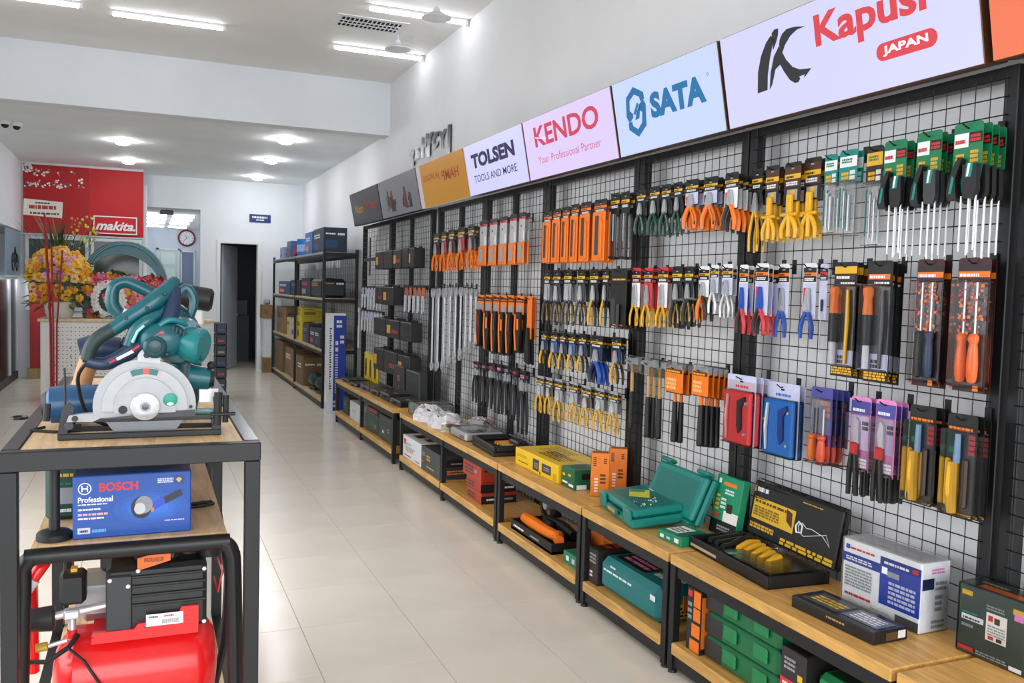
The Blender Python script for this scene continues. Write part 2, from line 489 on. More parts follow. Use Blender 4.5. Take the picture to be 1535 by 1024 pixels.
# ------------------------------------------------------------------ mesh racks
XM = 2.50
def rack(y0, y1, label, posts=(1, 1), z1=2.33, extra=()):
    t = thing('mesh_rack', label, 'rack', (XM, y0, 0), None, 0, 'black wire mesh display racks')
    W = y1 - y0
    if posts[0]:
        b = MB(); b.box(0, .05, 0, .05, 0.0, z1 + .02, BLACKM, bev=.003); b.build('post', t)
    if posts[1]:
        b = MB(); b.box(0, .05, W - .05, W, 0.0, z1 + .02, BLACKM, bev=.003); b.build('post', t)
    for e in extra:
        b = MB(); b.box(.012, .05, e - y0 - .025, e - y0 + .025, 0, z1, BLACKM, bev=.003); b.build('post', t)
    b = MB(); b.box(.008, .05, .0505, W - .0505, z1 - .02, z1 + .02, BLACKM); b.build('top_rail', t)
    b = MB(); n = int(round((W - .08) / .057)); r = .0021
    for k in range(n + 1):
        y = .04 + (W - .08) * k / n
        b.tube([(.0, y, .02), (.0, y, z1 - .005)], r, BLACKM, 4, False)
    k = 0; z = z1 - .02
    while z > .03:
        b.tube([(-.004, .03, z), (-.004, W - .03, z)], r, BLACKM, 4, False); z -= .057
    o = b.build('wire_grid', t, 0); o['kind'] = 'stuff'
rack(0.55, 1.905, 'black wire mesh rack bay at the right edge of the view')
rack(1.93, 3.24, 'black wire mesh rack bay under the K emblem sign', (1, 1))
rack(3.25, 4.19, 'black wire mesh rack bay under the blue logo sign')
rack(4.20, 5.40, 'black wire mesh rack bay under the pink lettered sign')
rack(5.41, 6.57, 'black wire mesh rack bay under the navy lettered sign', (1, 1), 2.33, (6.0,))
rack(6.58, 7.80, 'black wire mesh rack bay under the yellow sign', (1, 1), 2.33, (7.2,))
rack(7.98, 9.50, 'black wire mesh rack bay with black hanging boxes under the grey sign', (1, 1), 2.33, (8.75,))
rack(9.51, 10.85, 'farthest black wire mesh rack bay beside the steel shelving')

# ------------------------------------------------------------------ display benches
ZT, ZD, XB = 0.505, 0.137, 2.045
def bench(y0, y1, label, mids=(), xb=XB):
    t = thing('display_bench', label, 'bench', (xb, y0, 0), None, 0, 'low wooden display benches on black steel frames')
    W = y1 - y0; D = 2.488 - xb
    b = MB(); b.box(0, D, 0, W, ZT - .042, ZT, WOOD, bev=.004); b.build('top_board', t)
    for x in (.012, D - .035):
        b = MB(); b.box(x, x + .025, .036, W - .036, ZT - .092, ZT - .0425, BLACKM); b.build('top_rail', t)
        b = MB(); b.box(x, x + .025, .036, W - .036, .03, .085, BLACKM); b.build('bottom_rail', t)
    ends = [0.0, W - .035] + [mm - y0 - .0175 for mm in mids]
    for y in ends:
        for x in (.003, D - .04):
            b = MB(); b.box(x, x + .035, y, y + .035, .012, ZT - .0425, BLACKM, bev=.002)
            lg = b.build('leg', t)
            b = MB(); b.lathe([(0, .02), (.012, .016)], (x + .0175, y + .0175, 0), (0, 0, 1), BLACKP, 10); b.build('foot', lg)
    ys = [0.0] + [mm - y0 for mm in mids] + [W]
    for k in range(len(ys) - 1):
        b = MB(); b.box(-.004, D, ys[k] + .037, ys[k + 1] - (.037 if k == len(ys) - 2 else .002), ZD - .05, ZD, WOOD, bev=.004); b.build('deck_board', t)
bench(0.62, 1.86, 'wooden-topped bench at the bottom right corner of the view')
bench(1.88, 3.065, 'wooden-topped bench holding the yellow-handled tool case and white-blue box')
bench(3.085, 3.875, 'short wooden-topped bench holding the teal tool cases')
bench(3.895, 5.03, 'wooden-topped bench holding the yellow box and orange boxes')
bench(5.05, 7.345, 'long wooden-topped bench holding clear plastic-wrapped packs', (6.17,))
bench(7.575, 10.15, 'farthest long wooden-topped bench with dark tool cases', (8.87,))

# ------------------------------------------------------------------ header signs
TLT = math.atan(.075 / .385)
R_SIGN = Matrix(((0, -math.sin(TLT), -math.cos(TLT)), (-1, 0, 0), (0, math.cos(TLT), -math.sin(TLT))))
HS = .392
TRIM = M('6a4a2e', 0.4, 0.4)
def sign(yf, yn, label, face, trim=TRIM, emit=SIGN_E):
    W = yf - yn
    t = thing('header_sign', label, 'sign', (2.38, yf, 2.335), R_SIGN, 0, 'header signs above the mesh racks')
    b = MB(); b.box(.004, W - .004, .0, HS, -.11, -.004, trim, bev=.003); b.build('box_body', t)
    b = MB(); b.box(.006, W - .006, .004, HS - .004, -.0035, .002, M(face, 0.3, 0, 'sign', emit)); b.build('lit_face', t)
    return t
LAV = 'cdcef8'
NAVY = M('29285a', 0.5); PINK = M('e4486a', 0.5); PINK2 = M('e06a8c', 0.5); BLUE = M('1c77b4', 0.5); REDL = M('e2414c', 0.5); INK = M('26262c', 0.5)
# K emblem sign
s = sign(3.23, 1.955, 'lavender-white lit header sign with black K emblem and red lettering', LAV)
b = MB()
b.prism([(0.216, 0.118), (0.278, 0.12), (0.289, 0.175), (0.311, 0.235), (0.337, 0.286), (0.35, 0.305), (0.332, 0.325), (0.298, 0.302), (0.261, 0.259), (0.232, 0.2)], .0025, .0035, INK)
b.prism([(0.292, 0.119), (0.311, 0.136), (0.339, 0.19), (0.37, 0.202), (0.388, 0.17), (0.416, 0.132), (0.442, 0.115), (0.462, 0.114), (0.474, 0.126), (0.468, 0.133), (0.501, 0.136), (0.496, 0.123), (0.539, 0.151), (0.476, 0.16), (0.438, 0.178), (0.406, 0.213), (0.387, 0.249), (0.374, 0.274), (0.338, 0.241), (0.309, 0.184)], .0025, .0035, INK)
b.prism([(0.339, 0.331), (0.356, 0.342), (0.379, 0.341), (0.376, 0.32), (0.362, 0.295), (0.338, 0.267), (0.339, 0.298)], .0025, .0035, INK)
b.prism([(0.389, 0.244), (0.408, 0.269), (0.442, 0.295), (0.481, 0.309), (0.529, 0.31), (0.474, 0.323), (0.428, 0.326), (0.4, 0.315), (0.382, 0.297), (0.375, 0.277)], .0025, .0035, INK)
b.build('emblem', s, 0)
b = MB(); text_mesh(b, 'Kapusi', .575, 1.085, .185, .335, .0032, REDL, .03); b.build('lettering', s, 0)
pill = MB(); pts = []
for k in range(9):
    a = math.pi / 2 + math.pi * k / 8; pts.append((.89 + .03 * math.cos(a), .128 + .03 * math.sin(a)))
for k in range(9):
    a = -math.pi / 2 + math.pi * k / 8; pts.append((1.085 + .03 * math.cos(a), .128 + .03 * math.sin(a)))
pill.prism(pts, .0025, .0035, REDL)
text_mesh(pill, 'JAPAN', .89, 1.08, .111, .146, .0042, M('f3f2ff', 0.5, 0, '', 0.6), .03); pill.build('lettering_pill', s, 0)
# blue logo sign
s = sign(4.19, 3.25, 'lavender-blue lit header sign with blue hexagon logo and lettering', 'c3d2fb')
b = MB()
b.prism([(.118, .20), (.135, .295), (.215, .338), (.305, .295), (.308, .262), (.27, .255), (.262, .28), (.215, .300), (.165, .275), (.155, .225), (.185, .205), (.18, .185), (.14, .165)], .0025, .0035, BLUE)
b.prism([(.315, .235), (.30, .13), (.215, .083), (.128, .132), (.13, .165), (.165, .17), (.172, .145), (.217, .122), (.262, .15), (.275, .20), (.24, .22), (.25, .24), (.295, .262)], .0025, .0035, BLUE)
b.prism([(.19, .205), (.235, .255), (.25, .245), (.205, .195)], .0025, .0035, BLUE)
b.prism([(.225, .215), (.265, .24), (.24, .175), (.2, .17)], .0025, .0035, BLUE)
b.build('emblem', s, 0)
b = MB(); text_mesh(b, 'SATA', .355, .825, .15, .277, .0032, BLUE, .055); b.build('lettering', s, 0); b = MB(); text_mesh(b, 'o', .845, .86, .26, .275, .0032, BLUE); b.build('registered_mark', s, 0)
s = sign(5.40, 4.21, 'lavender lit header sign with pink lettering', 'd9c9f3')
b = MB(); text_mesh(b, 'KENDO', .16, 1.03, .2, .33, .0032, PINK, .025); b.quad((.17, .262, .0034), (.33, .235, .0034), (.33, .241, .0034), (.17, .268, .0034), M('d9c9f3', .4, 0, '', SIGN_E)); b.build('lettering', s, 0)
b = MB(); text_mesh(b, 'Your Professional Partner', .175, 1.02, .092, .14, .0032, PINK2, -.004); b.build('tagline', s, 0)['kind'] = 'stuff'
s = sign(6.57, 5.42, 'lavender-white lit header sign with navy lettering in two lines', LAV)
b = MB(); text_mesh(b, 'TOLSEN', .135, .985, .2, .31, .0032, NAVY, .05); b.build('lettering', s, 0)
b = MB(); text_mesh(b, 'TOOLS AND MORE', .145, .985, .093, .147, .0032, NAVY, .004); b.build('tagline', s, 0)['kind'] = 'stuff'
s = sign(7.91, 6.59, 'yellow-orange header sign with small red mirrored lettering', 'd9981c', WHITEP, .42)
b = MB(); text_mesh(b, 'HAMP', 1.15, .72, .19, .275, .0032, M('a8331c', .5), .012); b.build('lettering', s, 0); b = MB(); text_mesh(b, 'JA.VIGOS', .66, .19, .215, .285, .0032, M('a8331c', .5), .006); b.build('lettering', s, 0)
b = MB(); b.box(.01, .12, .006, HS - .006, .0021, .003, M('e7dfe0', .5)); b.build('pale_stripe', s, 0)
s = sign(9.36, 7.93, 'grey header sign with dark tool pictures', '8f979d', BLACKP, .25)
b = MB(); rr = random.Random(5)
for a0 in (.25, .85):
    for k in range(9):
        x = a0 + rr.uniform(0, .3); w = rr.uniform(.04, .12); z = rr.uniform(.05, .12); h = rr.uniform(.04, .16)
        b.prism([(x, z), (x + w, z), (x + w * .9, z + h), (x + w * .3, z + h * 1.1)], .0022, .003 + k * .0001, INK if k % 4 else M(('7b2a33', '6c7a2c')[k % 8 // 4], .5))
b.build('picture', s, 0)['kind'] = 'stuff'
s = sign(10.78, 9.38, 'dark header sign with yellow lettering at the far end', '2c3238', BLACKP, .06)
b = MB(); text_mesh(b, 'Nam', .2, .62, .14, .24, .0032, M('c9a021', .5), .01); b.build('lettering', s, 0); b = MB(); text_mesh(b, 'windest', .68, 1.2, .15, .26, .0032, M('c24a24', .5), .01); b.build('lettering', s, 0)
s = sign(1.93, 0.7, 'orange lit header sign at the top right corner', 'f2744a', TRIM, .75)

# ------------------------------------------------------------------ tools hanging on the mesh
C_BLK = M('131313', 0.45); C_HDR = M('191919', 0.4); C_YEL = M('e8b023', 0.4); C_ORG = M('f47a12', 0.4); C_RED = M('d22f33', 0.4)
C_WHT = M('eef0f2', 0.45); C_BLU = M('1d4fb0', 0.4); C_GRN = M('0d7a4e', 0.4); C_DGRN = M('123f33', 0.4); C_PUR = M('4b4a9a', 0.4)
C_PNK = M('e58bc6', 0.4); C_GRY = M('9b9ea3', 0.4); C_DGRY = M('3b3c40', 0.45); C_NAVY = M('1b2c52', 0.4); C_MAR = M('3a1614', 0.4); C_LAV = M('c9cce8', 0.35)
C_TEAL = M('12877f', 0.4); C_BRO = M('4c2d17', 0.45)

def card(root, w, b0, b1, mt, name='card', d=0.0, slot=True):
    """hang card with rounded upper corners and a hang slot shown as a small tab"""
    b = MB(); r = min(.012, w * .25); pts = [(-w / 2, b1), (w / 2, b1)]
    for k in range(5):
        a = math.pi / 2 * k / 4; pts.append((w / 2 - r + r * math.cos(a), b0 - r + r * math.sin(a)))
    for k in range(5):
        a = math.pi / 2 + math.pi / 2 * k / 4; pts.append((-w / 2 + r + r * math.cos(a), b0 - r + r * math.sin(a)))
    b.prism(pts, d - .0012, d, mt)
    return b.build(name, root, 0)
def prints(root, specs, seed=0, name='print'):
    """flat printed marks: (a0,a1,b0,b1,material[,n rows of dashes]) just proud of the card"""
    b = MB(); rr = random.Random(seed)
    for k, sp in enumerate(specs):
        a0, a1, b0, b1, mt = sp[:5]
        d = .0006 + .0002 * k
        if len(sp) > 5: dashes(b, a0, a1, b0, b1, d, mt, rr, sp[5])
        else: b.quad((a0, b0, d), (a1, b0, d), (a1, b1, d), (a0, b1, d), mt)
    o = b.build(name, root, 0); o['kind'] = 'stuff'
    return o
def header(root, w, h, base, stripe, seed, dark=C_HDR, frac=.22):
    """printed card header: dark field, bright stripe, a few marks"""
    prints(root, [(-w * .48, w * .48, -h * frac, -.006, dark), (-w * .48, w * .48, -h * frac * .62, -h * frac * .40, stripe),
                  (-w * .4, w * .1, -h * frac * .58, -h * frac * .45, C_HDR, 1), (-w * .38, w * .3, -h * frac * .92, -h * frac * .72, C_WHT, 2),
                  (-.008, .008, -.016, -.010, C_GRY)], seed, 'header_print')
def jaw_part(root, w, b0, b1, mt, d=.004, style='combi'):
    b = MB(); H = b0 - b1; t = w * (.17 if style == 'combi' else .12)
    for sx in (-1, 1):
        b.prism([(sx * .0006, b0), (sx * t * .5, b0 - H * .03), (sx * t * 1.0, b0 - H * .45), (sx * t * 1.25, b0 - H * .75), (sx * t * .9, b1), (sx * .0006, b1)], d, d + .009, mt)
    b.lathe([(0, t * .75), (.012, t * .7)], (0, b0 - H * .78, d), (0, 0, 1), mt, 12)
    o = b.build('jaws', root)
def handle_pair(root, w, b0, b1, mts, r=.007, bow=.40, d=.009, trim=None):
    H = b0 - b1
    for sx, mt in ((-1, mts[0]), (1, mts[1])):
        b = MB(); n = 7; path = []; rs = []
        for k in range(n):
            t = k / (n - 1)
            x = sx * w * (.06 + bow * math.sin(min(1, t * 1.35) * math.pi / 2) - .10 * max(0, t - .6))
            path.append((x, b0 - H * t, d)); rs.append(r * (.7 + .5 * math.sin(math.pi * (.15 + .75 * t))))
        b.tube(path, rs, mt, 8, True, .8)
        o = b.build('handle', root)
        if trim:
            c = MB(); c.tube([(p[0] + sx * r * .5, p[1], d + r * .45) for p in path[1:6]], r * .42, trim, 5); c.build('handle_trim', o)
def shaft(root, a, b0, b1, r, mt, name='shaft', d=.008, n=8):
    b = MB(); b.tube([(a, b0, d), (a, b1, d)], r, mt, n); return b.build(name, root)
def grip(root, a, b0, b1, r, mt, name='handle', d=.014):
    """turned screwdriver handle, b0 top (neck) to b1 bottom"""
    H = b0 - b1; b = MB()
    b.lathe([(0, r * .55), (H * .05, r * .9), (H * .12, r * .95), (H * .2, r * .68), (H * .3, r * .8), (H * .6, r), (H * .85, r * .95), (H * .97, r * .7), (H, r * .3)], (a, b0, d), (0, -1, 0), mt, 12)
    return b.build(name, root)
def sleeve(root, w, b0, b1, depth=.018, name='clear_sleeve'):
    b = MB(); b.box(-w / 2, w / 2, b1, b0, .001, depth, CLEAR, bev=.004); return b.build(name, root)

def k_pliers(r, w, h, seed, cardm=C_BLK, stripe=C_YEL, hm=(C_YEL, C_YEL), trim=None, jawm=STEEL, cf=.62, pic=None, hr=None, jf=(.26, .56), bow=.34):
    card(r, w * .92, .012, -h * cf, cardm)
    if pic: prints(r, [(-w * .44, w * .44, -h * cf + .004, -h * .23, pic), (-w * .4, -w * .2, -h * cf + .01, -h * .3, C_RED if seed % 2 else C_DGRY)], seed, 'card_picture')
    header(r, w * .92, h, cardm, stripe, seed)
    jaw_part(r, w, -h * jf[0], -h * jf[1], jawm)
    handle_pair(r, w, -h * (jf[1] - .03), -h, hm, hr or max(.0055, w * .085), bow, .009, trim)
def k_ygun(r, w, h, seed):
    card(r, w * .95, .012, -h * .5, C_BLK); header(r, w * .95, h, C_BLK, C_YEL, seed, C_BRO, .3)
    prints(r, [(-w * .3, w * .3, -h * .48, -h * .33, C_GRY), (-w * .1, w * .15, -h * .46, -h * .34, C_YEL)], seed, 'card_picture')
    b = MB(); b.box(-w * .14, w * .16, -h * .66, -h * .40, .003, .02, C_YEL, bev=.004); b.build('body', r)
    b = MB(); b.box(-w * .46, w * .46, -h * .70, -h * .655, .004, .022, C_YEL, bev=.005); b.build('cross_bar', r)
    handle_pair(r, w, -h * .69, -h, (C_YEL, C_YEL), w * .09, .36, .011)
    shaft(r, w * .02, -h * .68, -h * .98, w * .1, C_YEL, 'centre_handle', .012)
    shaft(r, -w * .4, -h * .70, -h * .97, w * .05, C_DGRN, 'trigger', .012)
def k_clear(r, w, h, seed, hdr=C_TEAL):
    card(r, w * .95, .012, -h * .36, hdr)
    prints(r, [(-w * .45, w * .45, -h * .17, -.012, C_WHT if hdr is not C_HDR else C_YEL), (-w * .35, w * .2, -h * .12, -h * .06, C_GRN, 2), (-w * .35, w * .05, -h * .32, -h * .22, C_YEL, 2), (w * .1, w * .38, -h * .33, -h * .2, C_WHT, 2)], seed)
    sleeve(r, w * .95, -h * .34, -h)
    for k, a in enumerate((-.28, -.05, .2)): shaft(r, w * a, -h * (.42 + .05 * k), -h * (.9 + .03 * k), .003 + .001 * k, STEEL if k else C_TEAL, 'steel_rod', .009)
def k_green(r, w, h, seed):
    card(r, w * 1.05, .012, -h * .30, C_GRN)
    prints(r, [(-w * .5, w * .02, -h * .16, -.02, C_WHT), (w * .05, w * .5, -h * .13, -h * .05, C_BLK), (w * .08, w * .45, -h * .12, -h * .06, C_RED, 2), (-w * .42, -w * .12, -h * .26, -h * .2, C_YEL, 2), (w * .1, w * .4, -h * .28, -h * .18, C_YEL, 3), (-w * .46, -w * .1, -h * .13, -h * .09, C_RED, 1)], seed)
    b = MB(); b.prism([(-w * .5, -h * .52), (-w * .42, -h * .57), (-w * .12, -h * .56), (-w * .16, -h * .5), (-w * .2, -h * .40), (-w * .05, -h * .30), (.0, -h * .26), (-w * .12, -h * .24), (-w * .32, -h * .33), (-w * .44, -h * .42)], .004, .026, C_BLK); b.build('grip', r)
    b = MB(); b.prism([(w * .0, -h * .30), (w * .5, -h * .30), (w * .54, -h * .5), (w * .46, -h * .565), (w * .08, -h * .56), (w * .02, -h * .5)], .002, .02, C_DGRY if seed % 2 else C_BLK); b.build('pouch', r)
    b = MB(); b.prism([(-w * .40, -h * .52), (-w * .30, -h * .52), (-w * .22, -h * .40), (-w * .30, -h * .38)], .0262, .028, C_TEAL); b.build('grip_stripe', r, 0)
    b = MB(); b.prism([(w * .12, -h * .40), (w * .34, -h * .40), (w * .40, -h * .29), (w * .18, -h * .29)], .0202, .0215, C_TEAL); b.prism([(w * .17, -h * .395), (w * .24, -h * .395), (w * .31, -h * .295), (w * .22, -h * .295)], .0216, .022, C_WHT); b.build('pouch_label', r, 0)
    for a, e in ((-.06, .97), (.22, 1.0), (.46, .96)): shaft(r, w * a, -h * .54, -h * e, .0034, CHROME, 'steel_rod', .01)
def k_oknife(r, w, h, seed):
    card(r, w * .9, .012, -h * .2, C_BLK); header(r, w * .9, h, C_BLK, C_ORG, seed, C_BRO, .18)
    b = MB(); b.box(-w * .43, w * .43, -h, -h * .17, .0005, .012, C_ORG, bev=.004); b.build('sleeve', r)
    b = MB(); b.box(-w * .2, w * .02, -h * .9, -h * .24, .012, .017, C_DGRY if seed % 2 else C_BRO, bev=.003); b.build('blade_body', r)
    b = MB(); b.box(w * .1, w * .3, -h * .96, -h * .3, .012, .02, C_ORG, bev=.004); b.build('handle', r)
def k_tong(r, w, h, seed):
    card(r, w * .95, .012, -h * .34, C_BLK); header(r, w * .95, h, C_BLK, C_YEL, seed, C_HDR, .22)
    for sx in (-1, 1): shaft(r, sx * w * .26, -h * .3, -h, .006, C_DGRY, 'leg', .008)
    shaft(r, 0, -h * .3, -h * .72, .005, C_GRY, 'spine', .008)
    b = MB(); b.box(-w * .32, w * .32, -h, -h * .96, .002, .016, C_BLK, bev=.003); b.build('foot_bar', r)
def k_saw(r, w, h, seed):
    b = MB(); b.box(-w * .32, w * .4, -h * .55, .0, .0, .003, M('d3d6d8', .35, .5)); b.build('blade_plate', r)
    prints(r, [(-w * .1, w * .0, -h * .22, -h * .17, C_DGRY), (-w * .3, w * .4, -h * .05, -.001, C_RED), (w * .2, w * .36, -h * .5, -h * .3, C_WHT)], seed)
    for p in r.children:
        if p.name.startswith('print'): p.location.z = .0032
    b = MB(); b.box(-w * .36, w * .44, -h, -h * .53, .0005, .012, C_ORG, bev=.005); b.build('handle', r)
    b = MB(); b.box(-w * .22, w * .18, -h * .93, -h * .6, .0121, .015, C_GRY, bev=.003); b.build('handle_insert', r)
    b = MB(); b.box(-w * .34, w * .42, -h * .02, .03, -.001, .001, C_BLK); b.build('hang_tab', r)
def k_rpl(r, w, h, seed):
    k_pliers(r, w * .8, h, seed, C_BLK, C_YEL, (C_ORG, C_ORG), C_BLK, STEEL, .55, C_MAR if seed % 2 else C_RED, .012)
def k_smalldrv(r, w, h, seed):
    card(r, w, .012, -h * .62, C_LAV); header(r, w, h * .8, C_LAV, C_RED, seed, C_HDR, .2)
    grip(r, 0, -h * .52, -h * .38, .005, C_NAVY, 'handle', .006)
    shaft(r, 0, -h * .5, -h, .0018, STEEL)
def k_hamcard(r, w, h, seed, hdr=C_YEL):
    card(r, w, .012, -h, C_BLK)
    prints(r, [(-w * .48, w * .48, -h * .075, -.004, hdr), (-w * .44, w * .4, -h * .13, -h * .085, C_ORG if hdr is not C_YEL else C_BRO), (-w * .4, w * .2, -h * .12, -h * .09, C_WHT, 1), (-w * .2, w * .4, -h * .17, -h * .145, C_WHT, 1), (-w * .48, w * .48, -h * .9, -h * .76, C_LAV), (-w * .2, w * .2, -h * .88, -h * .8, C_BLK, 2), (-w * .45, w * .45, -h * .98, -h * .91, C_YEL, 3)], seed)
    b = MB(); b.lathe([(0, .008), (.006, .018), (h * .06, .019), (h * .1, .014), (h * .16, .016), (h * .24, .018)], (-w * .26, -h * .19, .02), (0, -1, 0), C_ORG, 12); b.build('tool_head', r)
    b = MB(); b.lathe([(0, .018), (h * .2, .016), (h * .26, .017)], (-w * .26, -h * .43, .02), (0, -1, 0), C_BLK, 12); b.build('handle', r)
    b = MB(); b.lathe([(0, .012), (h * .2, .012)], (-w * .26, -h * .69, .02), (0, -1, 0), M('d9d9e2', .3), 12); b.build('clear_end', r)
    b = MB(); b.tube([(w * .22, -h * .22, .01), (w * .26, -h * .5, .012), (w * .2, -h * .88, .01)], [.006, .008, .006], C_YEL if hdr is C_YEL else C_DGRY, 8); b.build('second_handle', r)
    sleeve(r, w * .96, -h * .17, -h * .9, .042, 'blister')
def k_drv(r, w, h, seed, hm=(C_BLK, C_NAVY)):
    card(r, w, .012, -h, C_MAR)
    sp = [(-w * .48, w * .48, -h * .12, -h * .075, C_ORG), (-w * .44, w * .2, -h * .115, -h * .085, C_WHT, 1), (-w * .45, w * .45, -h * .06, -.012, C_HDR)]
    rr = random.Random(seed)
    for k in range(80):
        a = rr.uniform(-.46, .38) * w; q = -h * rr.uniform(.14, .56); s_ = rr.uniform(.03, .09) * w
        sp.append((a, a + s_ * 1.2, q - s_, q, (M('e8452c', .4), C_ORG, M('f2895a', .4))[k % 3]))
    sp += [(w * .25, w * .42, -h * .985, -h * .945, C_ORG), (-w * .46, -w * .38, -h * .98, -h * .96, C_RED)]
    prints(r, sp, seed)
    for k, a in enumerate((-.16, .20)):
        shaft(r, w * a, -h * .16, -h * .57, .0032, CHROME, 'shaft', .012)
        grip(r, w * a, -h * .55, -h * .93, w * .15, hm[k], 'handle', .016)
    sleeve(r, w * .96, -h * .14, -h * .96, .036, 'blister')
def k_kit(r, w, h, seed, col):
    card(r, w, .012, -h, C_LAV)
    b = MB(); b.box(-w * .48, w * .46, -h * .99, -h * .2, .0005, .022, col, bev=.008); b.build('tray', r)
    prints(r, [(-w * .48, w * .48, -h * .19, -h * .05, M('b9aebb', .4) if col is C_RED else C_LAV), (-w * .2, w * .25, -h * .15, -h * .1, col, 1), (-.01, .012, -.02, -.012, C_BLK)], seed)
    b = MB(); b.tube([(-w * .28, -h * .26, .025), (-w * .32, -h * .6, .026), (-w * .3, -h * .93, .025)], [.008, .009, .006], C_WHT if col is not C_RED else M('e6a7a0', .3), 8); b.build('long_tool', r)
    b = MB(); b.prism([(w * .05, -h * .34), (w * .3, -h * .26), (w * .32, -h * .32), (w * .2, -h * .42), (w * .22, -h * .75), (w * .12, -h * .82), (w * .06, -h * .7)], .022, .03, C_BLK if col is C_RED else M('123a8a', .4)); b.build('clamp_tool', r)
    for a, q in ((-.36, .5), (.34, .82), (.36, .36)):
        b = MB(); b.lathe([(0, .007), (.012, .006)], (w * a, -h * q, .022), (0, 0, 1), STEEL, 10); b.build('small_bit', r)
    sleeve(r, w * .98, -h * .18, -h, .034, 'blister')
def k_purple(r, w, h, seed):
    card(r, w, .012, -h * .75, C_PUR)
    prints(r, [(-w * .44, w * .3, -h * .2, -h * .12, C_YEL, 1), (w * .2, w * .4, -h * .36, -h * .12, C_ORG, 3), (-w * .4, w * .1, -h * .68, -h * .6, C_LAV, 2)], seed)
    for a, m_ in ((-.2, C_ORG), (.22, M('e2583c', .35))):
        shaft(r, w * a, -h * .25, -h * .62, .003, C_BLK if a < 0 else STEEL, 'shaft', .01); grip(r, w * a, -h * .6, -h * .97, w * .16, m_, 'handle', .016)
    sleeve(r, w * .98, -h * .1, -h, .034, 'blister')
def k_pink(r, w, h, seed):
    card(r, w, .012, -h * .72, C_PNK)
    prints(r, [(-w * .48, w * .48, -h * .14, -.004, C_PUR), (-w * .4, w * .2, -h * .12, -h * .08, C_WHT, 1), (-w * .45, w * .45, -h * .5, -h * .16, M('d8c6e6', .4)), (-w * .1, w * .4, -h * .68, -h * .58, C_WHT, 3), (w * .1, w * .42, -h * .3, -h * .2, C_DGRY, 2)], seed)
    b = MB(); b.prism([(-w * .16, -h * .18), (w * .02, -h * .22), (w * .04, -h * .44), (-w * .16, -h * .44), (-w * .28, -h * .32)], .003, .012, CHROME); b.build('blade', r)
    b = MB(); b.box(-w * .34, w * .06, -h * .56, -h * .43, .003, .02, C_RED, bev=.006); b.build('pivot', r)
    for sx, a in ((-1, -.30), (1, .02)):
        b = MB(); b.tube([(w * (a * .6 - .08), -h * .54, .011), (w * (a - .02), -h * .72, .012), (w * (a + sx * .04), -h * .97, .011)], [w * .09, w * .11, w * .09], C_BLK, 8); b.build('handle', r)
    for a in (.24, .42): shaft(r, w * a, -h * .7, -h * .95, w * .06, C_BLK, 'handle_end', .005)
    sleeve(r, w * .98, -h * .14, -h * .7, .03, 'blister')
def k_ychisel(r, w, h, seed):
    card(r, w, .012, -h, C_BLK)
    prints(r, [(-w * .48, w * .48, -h * .07, -.006, C_HDR), (-w * .44, w * .4, -h * .12, -h * .09, C_ORG, 1), (-w * .48, -w * .05, -h * .42, -h * .14, C_DGRN), (-w * .4, -w * .2, -h * .36, -h * .28, C_GRN, 1), (w * .25, w * .45, -h * .36, -h * .15, C_RED, 4), (-w * .3, w * .45, -h * .985, -h * .95, C_YEL, 1)], seed)
    b = MB(); b.tube([(-w * .02, -h * .16, .014), (-w * .03, -h * .45, .014)], [w * .08, w * .1], M('7fa3c9', .25), 8); b.build('blade_guard', r)
    b = MB(); b.tube([(-w * .12, -h * .44, .018), (-w * .14, -h * .7, .018), (-w * .1, -h * .96, .016)], [w * .15, w * .17, w * .13], C_YEL, 10); b.build('handle', r)
    b = MB(); b.box(-w * .48, -w * .28, -h * .9, -h * .42, .0008, .012, C_YEL, bev=.005); b.build('spare_handle', r)
    b = MB(); b.box(w * .1, w * .3, -h * .9, -h * .4, .0008, .014, M('3a2a20', .3), bev=.006); b.build('sheath', r)
    sleeve(r, w * .98, -h * .12, -h * .97, .034, 'blister')
def k_okn2(r, w, h, seed):
    card(r, w * .9, .012, -h * .3, C_ORG); prints(r, [(-w * .42, w * .42, -h * .09, -h * .02, C_BLK), (-w * .35, w * .3, -h * .07, -h * .04, C_ORG, 1), (-w * .35, w * .3, -h * .28, -h * .14, C_GRY)], seed)
    b = MB(); b.prism([(-w * .3, -h * .26), (w * .3, -h * .26), (w * .34, -h * .6), (w * .22, -h * .97), (-w * .18, -h), (-w * .34, -h * .62)], .001, .02, C_BLK); b.build('body', r)
    b = MB(); b.tube([(-w * .18, -h * .3, .022), (-w * .2, -h * .6, .023), (-w * .05, -h * .95, .022)], .007, C_ORG, 6); b.build('inlay', r)
    b = MB(); b.box(w * .02, w * .2, -h * .58, -h * .38, .02, .026, C_ORG if seed % 2 else C_DGRY, bev=.004); b.build('slide', r)
def k_longkn(r, w, h, seed):
    card(r, w * .7, .012, -h * .62, C_ORG)
    b = MB(); b.prism([(-w * .1, -h * .45), (w * .12, -h * .45), (w * .36, -h), (-w * .3, -h * .96)], .001, .02, C_BLK); b.build('sheath', r)
def k_blkcard(r, w, h, seed):
    card(r, w, .012, -h, C_BLK); prints(r, [(-w * .4, w * .4, -h * .17, -h * .13, C_YEL, 1), (-w * .46, -w * .2, -h * .95, -h * .5, C_DGRY), (-w * .3, w * .3, -h * .98, -h * .95, C_ORG, 1)], seed)
    shaft(r, w * .1, -h * .6, -h * 1.02, .01, C_BLK, 'tool_handle', .01)
